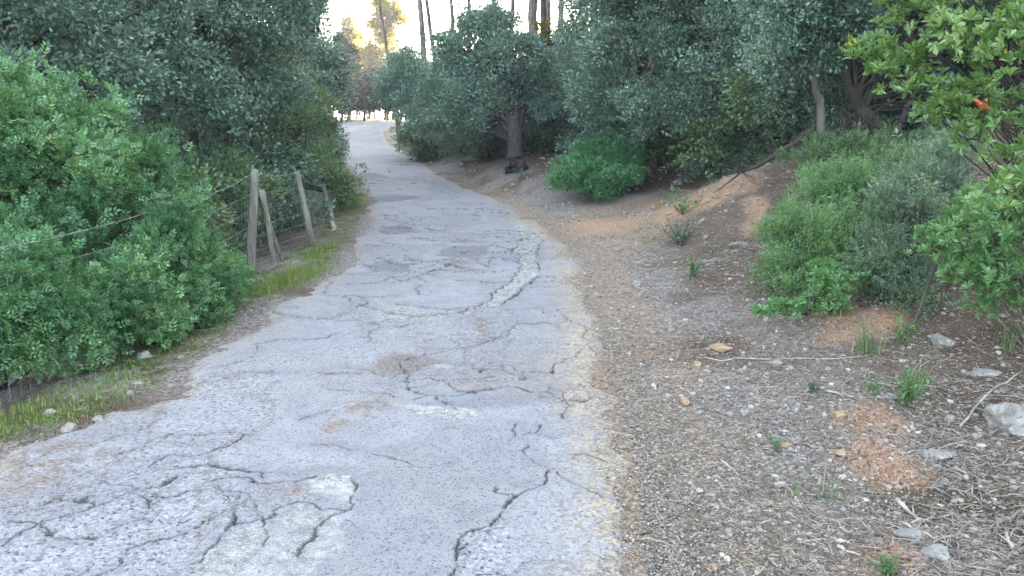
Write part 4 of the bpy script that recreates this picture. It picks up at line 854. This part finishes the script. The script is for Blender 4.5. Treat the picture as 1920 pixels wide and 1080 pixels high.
while n < 70:                           # loose pale stones on the right verge
    y = 2.6*(11/2.6)**r.random(); x = float(xr(y))+.15+r.random()*min(3.2, .55*y)
    if x/y > .62: continue
    sz = r.uniform(.010, .030)+.020*r.random()**4+.0012*y
    stone((x, y, h1(x, y)), sz, (r.uniform(.9, 1.25), r.uniform(.7, 1), r.uniform(.4, .8)), "small loose pale pebble lying on the litter of the right verge", M['stone'] if r.random() < .8 else M['stonebrown'], 700+n, "small loose stones on the right verge", "pebble", cat="pebble"); n += 1
n = 0
while n < 36:
    y = 3.2*(14/3.2)**r.random(); x = float(xl(y))-.02-r.random()*.35
    stone((x, y, h1(x, y)), r.uniform(.02, .05), (r.uniform(.9, 1.25), .8, r.uniform(.4, .7)), "small broken stone along the ragged left edge of the lane", M['stone'], 900+n, "small stones along the left lane edge", "pebble", cat="pebble"); n += 1

def stuff(name, V, F, mat, label, cat, smooth=False): return tag(link_mesh(name, V, F, mat, smooth=smooth), label, cat, None, "stuff")
def rand_right(n, seed, ymax=18, far=4.0, y0=2.3):
    r = rng(seed); u = r.random(n); y = 1/((1-u)/y0+u/ymax); x = xr(y)+.02+r.random(n)**1.1*np.minimum(far, .9*y); k = (x/np.maximum(y, .1) < .72); return x[k], y[k]
def rock_scatter(x, y, size, seed, flat=.6, T=IC1):
    r = rng(seed); n = len(x); z = H(x, y); V0, F0 = T
    V = V0[None]*(1+.35*r.normal(size=(n, len(V0), 1))*.5); V = V*np.stack([r.uniform(.8, 1.3, n), r.uniform(.6, 1, n), r.uniform(.35, .8, n)*flat/.6], -1)[:, None]*size[:, None, None]
    a = r.uniform(0, 6.28, n); c, s = np.cos(a), np.sin(a); V = np.stack([V[..., 0]*c[:, None]-V[..., 1]*s[:, None], V[..., 0]*s[:, None]+V[..., 1]*c[:, None], V[..., 2]], -1)
    V = V+np.stack([x, y, z+size*.15], -1)[:, None]; F = F0[None]+(np.arange(n)*len(V0))[:, None, None]; return V.reshape(-1, 3), F.reshape(-1, 3)
x, y = rand_right(16000, 1, 20, 2.6); r = rng(2); V, F = rock_scatter(x, y, (r.uniform(.0025, .007, len(x))+.012*r.random(len(x))**8)*(1+y*.06), 3)
stuff("gravel", V, F, M['pebble'], "grey and white gravel strewn along the right verge", "gravel")
r = rng(12); n = 7000; yy = 1/((1-r.random(n))/2.3+0/1+.04); yy = np.clip(yy, 2.3, 20); xx = xr(yy)+r.normal(.0, .16, n)
V, F = rock_scatter(xx, yy, r.uniform(.002, .0055, n)*(1+yy*.06), 13); V[:, 2] += .012
stuff("edge_gravel", V, F, M['pebble'], "fine loose chippings along the right edge of the asphalt", "gravel")
xs, ys = [], []
r = rng(14)
for (px, py, sx, sy, k) in ((1650, 880, 55, 35, 700), (1620, 795, 50, 16, 250), (1680, 1045, 70, 25, 260), (1330, 360, 60, 16, 260), (1600, 615, 40, 12, 80)):
    g = gp(px, py); gx_ = px2m(sx, g[1]); gy_ = gp(px, py-sy)[1]-g[1]; xs.append(g[0]+r.normal(0, gx_*.55, k)); ys.append(g[1]+r.normal(0, abs(gy_)*.6, k))
xs, ys = np.concatenate(xs), np.concatenate(ys); V, F = rock_scatter(xs, ys, r.uniform(.004, .013, len(xs)), 15, .8)
stuff("soil_clods", V, F, M['pebbleor'], "crumbled orange clods on the bare soil patches", "soil")
def chips(n, seed, L0, L1, wd, name, label, mat, ymax, far, curved=False, left=False, y0=2.3):
    x, y = rand_right(n, seed, ymax, far, y0); r = rng(seed+1); kk = fbm(np.stack([x, y], -1)*2.2, 19, 3)+r.normal(0, .5, len(x)) > -.3; x, y = x[kk], y[kk]
    n = len(x); z = H(x, y); a = r.uniform(0, 6.28, n); L = r.uniform(L0, L1, n)*(1+y*.03); W = wd*r.uniform(.5, 1.4, n)*(1+y*.03)
    seg = 4 if curved else 2; t = np.linspace(0, 1, seg); bend = r.normal(0, .5 if curved else .15, n); tilt = r.normal(0, .18, n)
    P = np.zeros((n, seg, 3)); ang = a[:, None]+bend[:, None]*(t-.5)*2
    P[:, 1:, 0] = np.cumsum(np.cos(ang[:, :-1]), 1)*(L/(seg-1))[:, None]; P[:, 1:, 1] = np.cumsum(np.sin(ang[:, :-1]), 1)*(L/(seg-1))[:, None]; P[:, :, 2] = np.sin(tilt)[:, None]*L[:, None]*t+.3*W[:, None]
    P += np.stack([x, y, z+np.abs(np.sin(tilt))*L*.3*0+.001], -1)[:, None]
    pr = np.stack([-np.sin(ang), np.cos(ang), np.zeros_like(ang)], -1); ww = (W[:, None]*(1-.5*t))[..., None]
    V = np.stack([P-pr*ww, P+np.array([0, 0, 1.])*ww*.8, P+pr*ww], 2)   # triangular section
    V = V.reshape(n, seg*3, 3); f = []
    for s in range(seg-1):
        for k in range(3): f.append([s*3+k, s*3+(k+1) % 3, s*3+3+(k+1) % 3, s*3+3+k])
    F = np.array(f)[None]+(np.arange(n)*seg*3)[:, None, None]
    return stuff(name, V.reshape(-1, 3), F.reshape(-1, 4), mat, label, "litter")
chips(90000, 21, .008, .040, .0026, "bark_litter", "brown bark chips and needles covering the right verge", M['litter'], 26, 5.0)
chips(9000, 23, .04, .14, .0019, "twig_litter", "thin bent grey twigs scattered over the right verge", M['litter'], 22, 5.0, True)
def mound_pts(n, seed):
    r = rng(seed); x = r.uniform(1.2, 5.2, n); y = r.uniform(7.5, 15.5, n); k = (x/y > .10) & ~((x < 2.5) & (y > 11.3)) & (fbm(np.stack([x, y], -1)*1.3, seed, 3)+r.normal(0, .25, n) > -.1-.35*sstep(1.6, 3.2, x)); return x[k], y[k]
_rr = rand_right
rand_right = lambda n, seed, ymax=0, far=0, y0=0: mound_pts(n, seed)
chips(16000, 25, .02, .07, .0045, "mound_litter", "dark bark and dead needles heaped on the mound by the side track", M['litter'], 0, 0)
chips(1500, 27, .10, .30, .0032, "mound_twigs", "broken twigs lying on the mound by the side track", M['litter'], 0, 0, True)
rand_right = _rr
r = rng(28); y = r.uniform(10, 34, 900); x = xr(y)+.25+r.random(900)**1.5*4.5; V, F = rock_scatter(x, y, r.uniform(.008, .03, 900)+.05*r.random(900)**7, 29, .8, icosphere(2))
stuff("bank_rubble", V, F, M['stone'], "pale stony rubble on the bank right of the lane", "rubble")
# leaves lying on the ground
def ground_leaves(x, y, size, seed, T=BR):
    r = rng(seed); n = len(x); p = np.stack([x, y, H(x, y)+.006], -1); d = r.normal(size=(n, 3))*[1, 1, .25]; up = r.normal(size=(n, 3))*.3+[0, 0, 1]; return scatter(T, p, d, up, size*r.uniform(.6, 1.2, n))
x, y = rand_right(9000, 31, 26, 5.0); V, F = ground_leaves(x, y, .026, 32); stuff("fallen_leaves", V, F, M['dry'], "dry brown leaves fallen on the right verge", "litter")
r = rng(33); n = 2200; u = r.random(n); y = 1/((1-u)/3+u/24); x = xl(y)-.02-np.abs(r.normal(0, .25, n)); V, F = ground_leaves(x, y, .03, 34); stuff("verge_leaf_litter", V, F, M['dry'], "dry leaves and crumbs along the left lane edge", "litter")
# sticks
SK = [((1320, 677), (1625, 681), .005, "long thin pale stick lying across the litter", 'woodpale'), ((1500, 655), (1512, 690), .006, "short forked twig beside the grass tuft", 'wood'), ((1680, 945), (1740, 985), .010, "weathered grey stick beside the red soil", 'woodpale'),
      ((1260, 575), (1305, 590), .006, "dark short stick by the lane edge", 'wood'), ((1548, 738), (1600, 760), .007, "grey stick below the dark tuft", 'woodpale'), ((1630, 727), (1765, 735), .008, "grey stick running under the small green plant", 'wood'),
      ((1800, 800), (1915, 700), .008, "slanting pale stick by the white rock", 'woodpale'), ((1870, 980), (1912, 955), .012, "thick brown stick at the right edge", 'wood'), ((1905, 1040), (1885, 1000), .010, "cream split twig low at the right edge", 'woodpale'),
      ((1570, 1018), (1615, 1035), .009, "short cream stick near the bottom", 'woodpale'), ((1315, 490), (1375, 480), .007, "pale stick on the foot of the mound", 'woodpale'), ((1200, 725), (1240, 760), .005, "bent brown stick near the orange stone", 'wood'),
      ((1352, 865), (1385, 890), .007, "short grey stick in the grey gravel", 'woodpale'), ((1700, 1040), (1900, 1085), .007, "long grey stick along the lower right corner", 'wood'), ((1690, 985), (1800, 1045), .006, "bleached stick crossing the slab stone", 'woodpale'),
      ((1790, 880), (1815, 905), .008, "white split chip of wood right of the slab", 'woodpale'), ((1210, 1000), (1300, 955), .003, "straw coloured stem beside the lane edge", 'wood'), ((1680, 860), (1740, 900), .006, "thin stick over the red soil", 'wood')]
for i, (a, c, r0, lab, mt) in enumerate(SK):
    A, C_ = gp(*a), gp(*c); r = rng(600+i); p = wobble(A, C_, 10, .03, r); p[:, 2] = H(p[:, 0], p[:, 1])+r0*.7+np.abs(r.normal(0, .004, 10))
    mb = MB(); mb.tube(p, np.linspace(r0, r0*.5, 10)*r.uniform(.85, 1.15, 10), 6)
    if i % 3 != 0: s = p[5]; mb.tube(wobble(s, s+np.array([r.uniform(-.07, .07), r.uniform(-.05, .08), .015]), 4, .08, r), np.linspace(r0*.5, r0*.25, 4), 4)
    o = mb.build("stick", M[mt], None, A); o.location = A; tag(o, lab, "stick")
b = gp(1880, 1000); mb = MB(); r = rng(650)
for k in range(240):
    q = gp(r.uniform(1740, 1990), r.uniform(760, 1120)); e = q+np.array([r.uniform(-.2, .2), r.uniform(-.15, .15), 0]); p = wobble(q, e, 6, .10, r); p[:, 2] = H(p[:, 0], p[:, 1])+.006+.025*r.random()*np.sin(np.linspace(0, 3.1, 6)); r0 = r.uniform(.0015, .0045); mb.tube(p, np.linspace(r0, r0*.5, 6), 5)
o = mb.build("twig_pile", M['wood'], None, b); o.location = b; tag(o, "dense tangle of dry twigs in the lower right corner", "twigs", None, "stuff")

# ------------------------------------------------------------------ grass and small plants
def blades(pos, hgt, wd, seed, lean=.5):
    r = rng(seed); n = len(pos); a = r.uniform(0, 6.28, n); dx = np.stack([np.cos(a), np.sin(a), np.zeros(n)], -1); sd = np.stack([-np.sin(a), np.cos(a), np.zeros(n)], -1); ln = r.uniform(.1, 1, n)*lean; L = hgt*r.uniform(.5, 1.15, n)
    V = []
    for t in (0, .4, .75, 1.0):
        c = pos+dx*(ln*L*t*t)[:, None]+np.array([0, 0, 1.])*(L*(t-.35*ln*t*t))[:, None]; hw = wd*(1-t)**.6*.5; V += [c-sd*hw, c+sd*hw]
    V = np.stack(V, 1); f = np.array([[0, 1, 3, 2], [2, 3, 5, 4], [4, 5, 7, 6]]); return V.reshape(-1, 3), (f[None]+(np.arange(n)*8)[:, None, None]).reshape(-1, 4)
def merge(L):
    V = []; F = []; n = 0
    for v, f in L: V.append(v); F.append(f+n); n += len(v)
    return np.concatenate(V), np.concatenate(F)
r = rng(90); n = 15000; u = r.random(n); y = 1/((1-u)/3+u/24); x = xl(y)-.12-r.random(n)*.8
k = fbm(np.stack([x, y], -1)*1.4, 91, 3)+.35*r.normal(size=n) > .05; x, y = x[k], y[k]
V, F = blades(np.stack([x, y, H(x, y)-.005], -1), .045, .005, 92, .9); stuff("verge_grass", V, F, M['grass'], "short yellow green grass and moss along the left verge", "grass")
L = []
for (px, py, sp, k, hh) in ((650, 385, 18, 900, .16), (560, 520, 22, 700, .13), (510, 540, 18, 400, .12), (600, 475, 14, 500, .10), (20, 790, 45, 500, .05), (150, 745, 50, 500, .05)):
    g = gp(px, py); q = np.stack([g[0]+r.normal(0, px2m(sp, g[1]), k), g[1]+r.normal(0, .35, k)], -1); L.append(blades(np.concatenate([q, H(q[:, 0], q[:, 1])[:, None]], 1), hh, .007, int(px), .8))
V, F = merge(L); stuff("tall_grass", V, F, M['grass'], "taller fresh grass tufts at the foot of the fence", "grass")
TF = [(1622, 668, .28, 60, "green grass tuft beside the end of the long thin stick"), (1708, 735, .26, 34, "narrow dark green tuft behind the small sprouting plant"), (1885, 655, .30, 26, "sparse tuft of upright blades below the broad leaved shrub"),
      (1495, 922, .14, 9, "tiny grass sprig left of the red soil"), (1548, 935, .17, 14, "spreading grass sprig at the edge of the red soil"), (1575, 600, .2, 24, "grass tuft under the seedling shrub")]
for i, (px, py, hh, k, lab) in enumerate(TF):
    g = gp(px, py); r = rng(800+i); q = r.normal(0, .022+.0004*k, (k, 3))*[1, 1, 0]; V, F = blades(q, hh, .0055, 810+i, 1.3); o = link_mesh("grass_tuft", V, F, M['blade']); o.location = g; tag(o, lab, "grass tuft")
SP = [(1702, 768, .22, 'heath', 24, "small pale green sprouting plant in front of the dark tuft"), (1665, 1070, .10, 'heath', 16, "little green weed at the bottom edge by the slab stone"), (1525, 745, .08, 'grey', 14, "dark grey green weed in the litter below the long stick"),
      (1280, 398, .38, 'heath', 26, "low green clump on the orange slope"), (1275, 462, .35, 'grey', 30, "dark low clump of herb on the mound slope"), (1298, 528, .22, 'heath', 22, "light green sprout at the foot of the mound slope"),
      (1637, 757, .12, 'heath', 7, "thin upright weed left of the sprouting plant"), (1456, 845, .10, 'heath', 6, "tiny upright weed left of the orange pebble"), (975, 340, .30, 'bush', 14, "small green sprout on the bank below the round oak"),
      (1690, 650, .16, 'arbutus', 12, "low yellow green leafy plant among dry roots under the shrub"), (1540, 262, .35, 'heath', 20, "pale green leafy plant at the foot of the slim trunk"), (1230, 300, .5, 'grey', 30, "grey green undergrowth behind the furrowed trunk"),
      (1330, 295, .5, 'bush', 34, "dark undergrowth below the big right oak"), (1420, 290, .45, 'heath', 34, "light green undergrowth above the orange slope"), (1715, 330, .55, 'heath', 30, "yellow green shrublet above the grey shrub")]
for i, (px, py, hh, mt, k, lab) in enumerate(SP):
    g = gp(px, py); r = rng(830+i); root = empty("small_plant", g, lab, "plant"); mb = MB(); L = []
    for j in range(k):
        e = r.normal(0, hh*(.30 if hh < .25 else .5), 3)*[1, .8, 0]+[0, 0, hh*r.uniform(.5, 1)]; p = wobble(r.normal(0, .012, 3)*[1, 1, 0], e, 5, .06, r); mb.tube(p, np.linspace(.002, .001, 5), 3, cap=False)
        m_ = 10; t = r.uniform(.15, 1, m_); pp_ = np.stack([np.interp(t, np.linspace(0, 1, 5), p[:, c]) for c in range(3)], -1); d = r.normal(size=(m_, 3))+[0, 0, .5]
        if mt == 'arbutus': pp_, d = pp_[:5], d[:5]; L.append(scatter(BR, pp_, d, r.normal(size=(len(d), 3))*.4+[0, 0, 1], np.full(len(d), .05)))
        else: L.append(scatter(DI, pp_, d, r.normal(size=(m_, 3))*.5+[0, 0, 1], hh*.11*r.uniform(.7, 1.2, m_)+.008))
    mb.build("stem", M['bark'] if mt == 'grey' else M['blade'], root); V, F = merge(L); link_mesh("foliage", V, F, M[mt], root)
for i, (px, py, lab) in enumerate([(205, 723, "round leaved creeper with a pale stalk on the left verge"), (180, 758, "small round green leaf sprout on the left verge edge"), (255, 690, "pale green leafy sprout beside the mossy boulder")]):
    g = gp(px, py); r = rng(870+i); p = r.normal(0, .025, (7, 3))*[1, 1, 0]+[0, 0, .035]; V, F = scatter(t_broad3(.8), p, r.normal(size=(7, 3))*[1, 1, .2], np.tile([0, 0, 1.], (7, 1)), np.full(7, .035)); o = link_mesh("leafy_sprout", V, F, M['clover']); o.location = g; tag(o, lab, "plant")

# ------------------------------------------------------------------ haze
m = bpy.data.materials.new("haze"); m.use_nodes = True; t = m.node_tree; t.nodes.clear(); o_ = t.nodes.new("ShaderNodeOutputMaterial"); v_ = t.nodes.new("ShaderNodeVolumePrincipled")
v_.inputs["Color"].default_value = (.86, .92, 1, 1); v_.inputs["Density"].default_value = .0013; v_.inputs["Anisotropy"].default_value = .3; t.links.new(v_.outputs[0], o_.inputs["Volume"])  # added air volume that lifts the dark tones among the trees
V = np.array([[x, y, z] for x in (-175, 175) for y in (-85, 265) for z in (-60, 26)], float); F = np.array([[0, 1, 3, 2], [4, 6, 7, 5], [0, 4, 5, 1], [2, 3, 7, 6], [0, 2, 6, 4], [1, 5, 7, 3]])
tag(link_mesh("haze", V, F, m), "thin bluish haze volume added to lift the shade in the wood", "haze", None, "stuff")
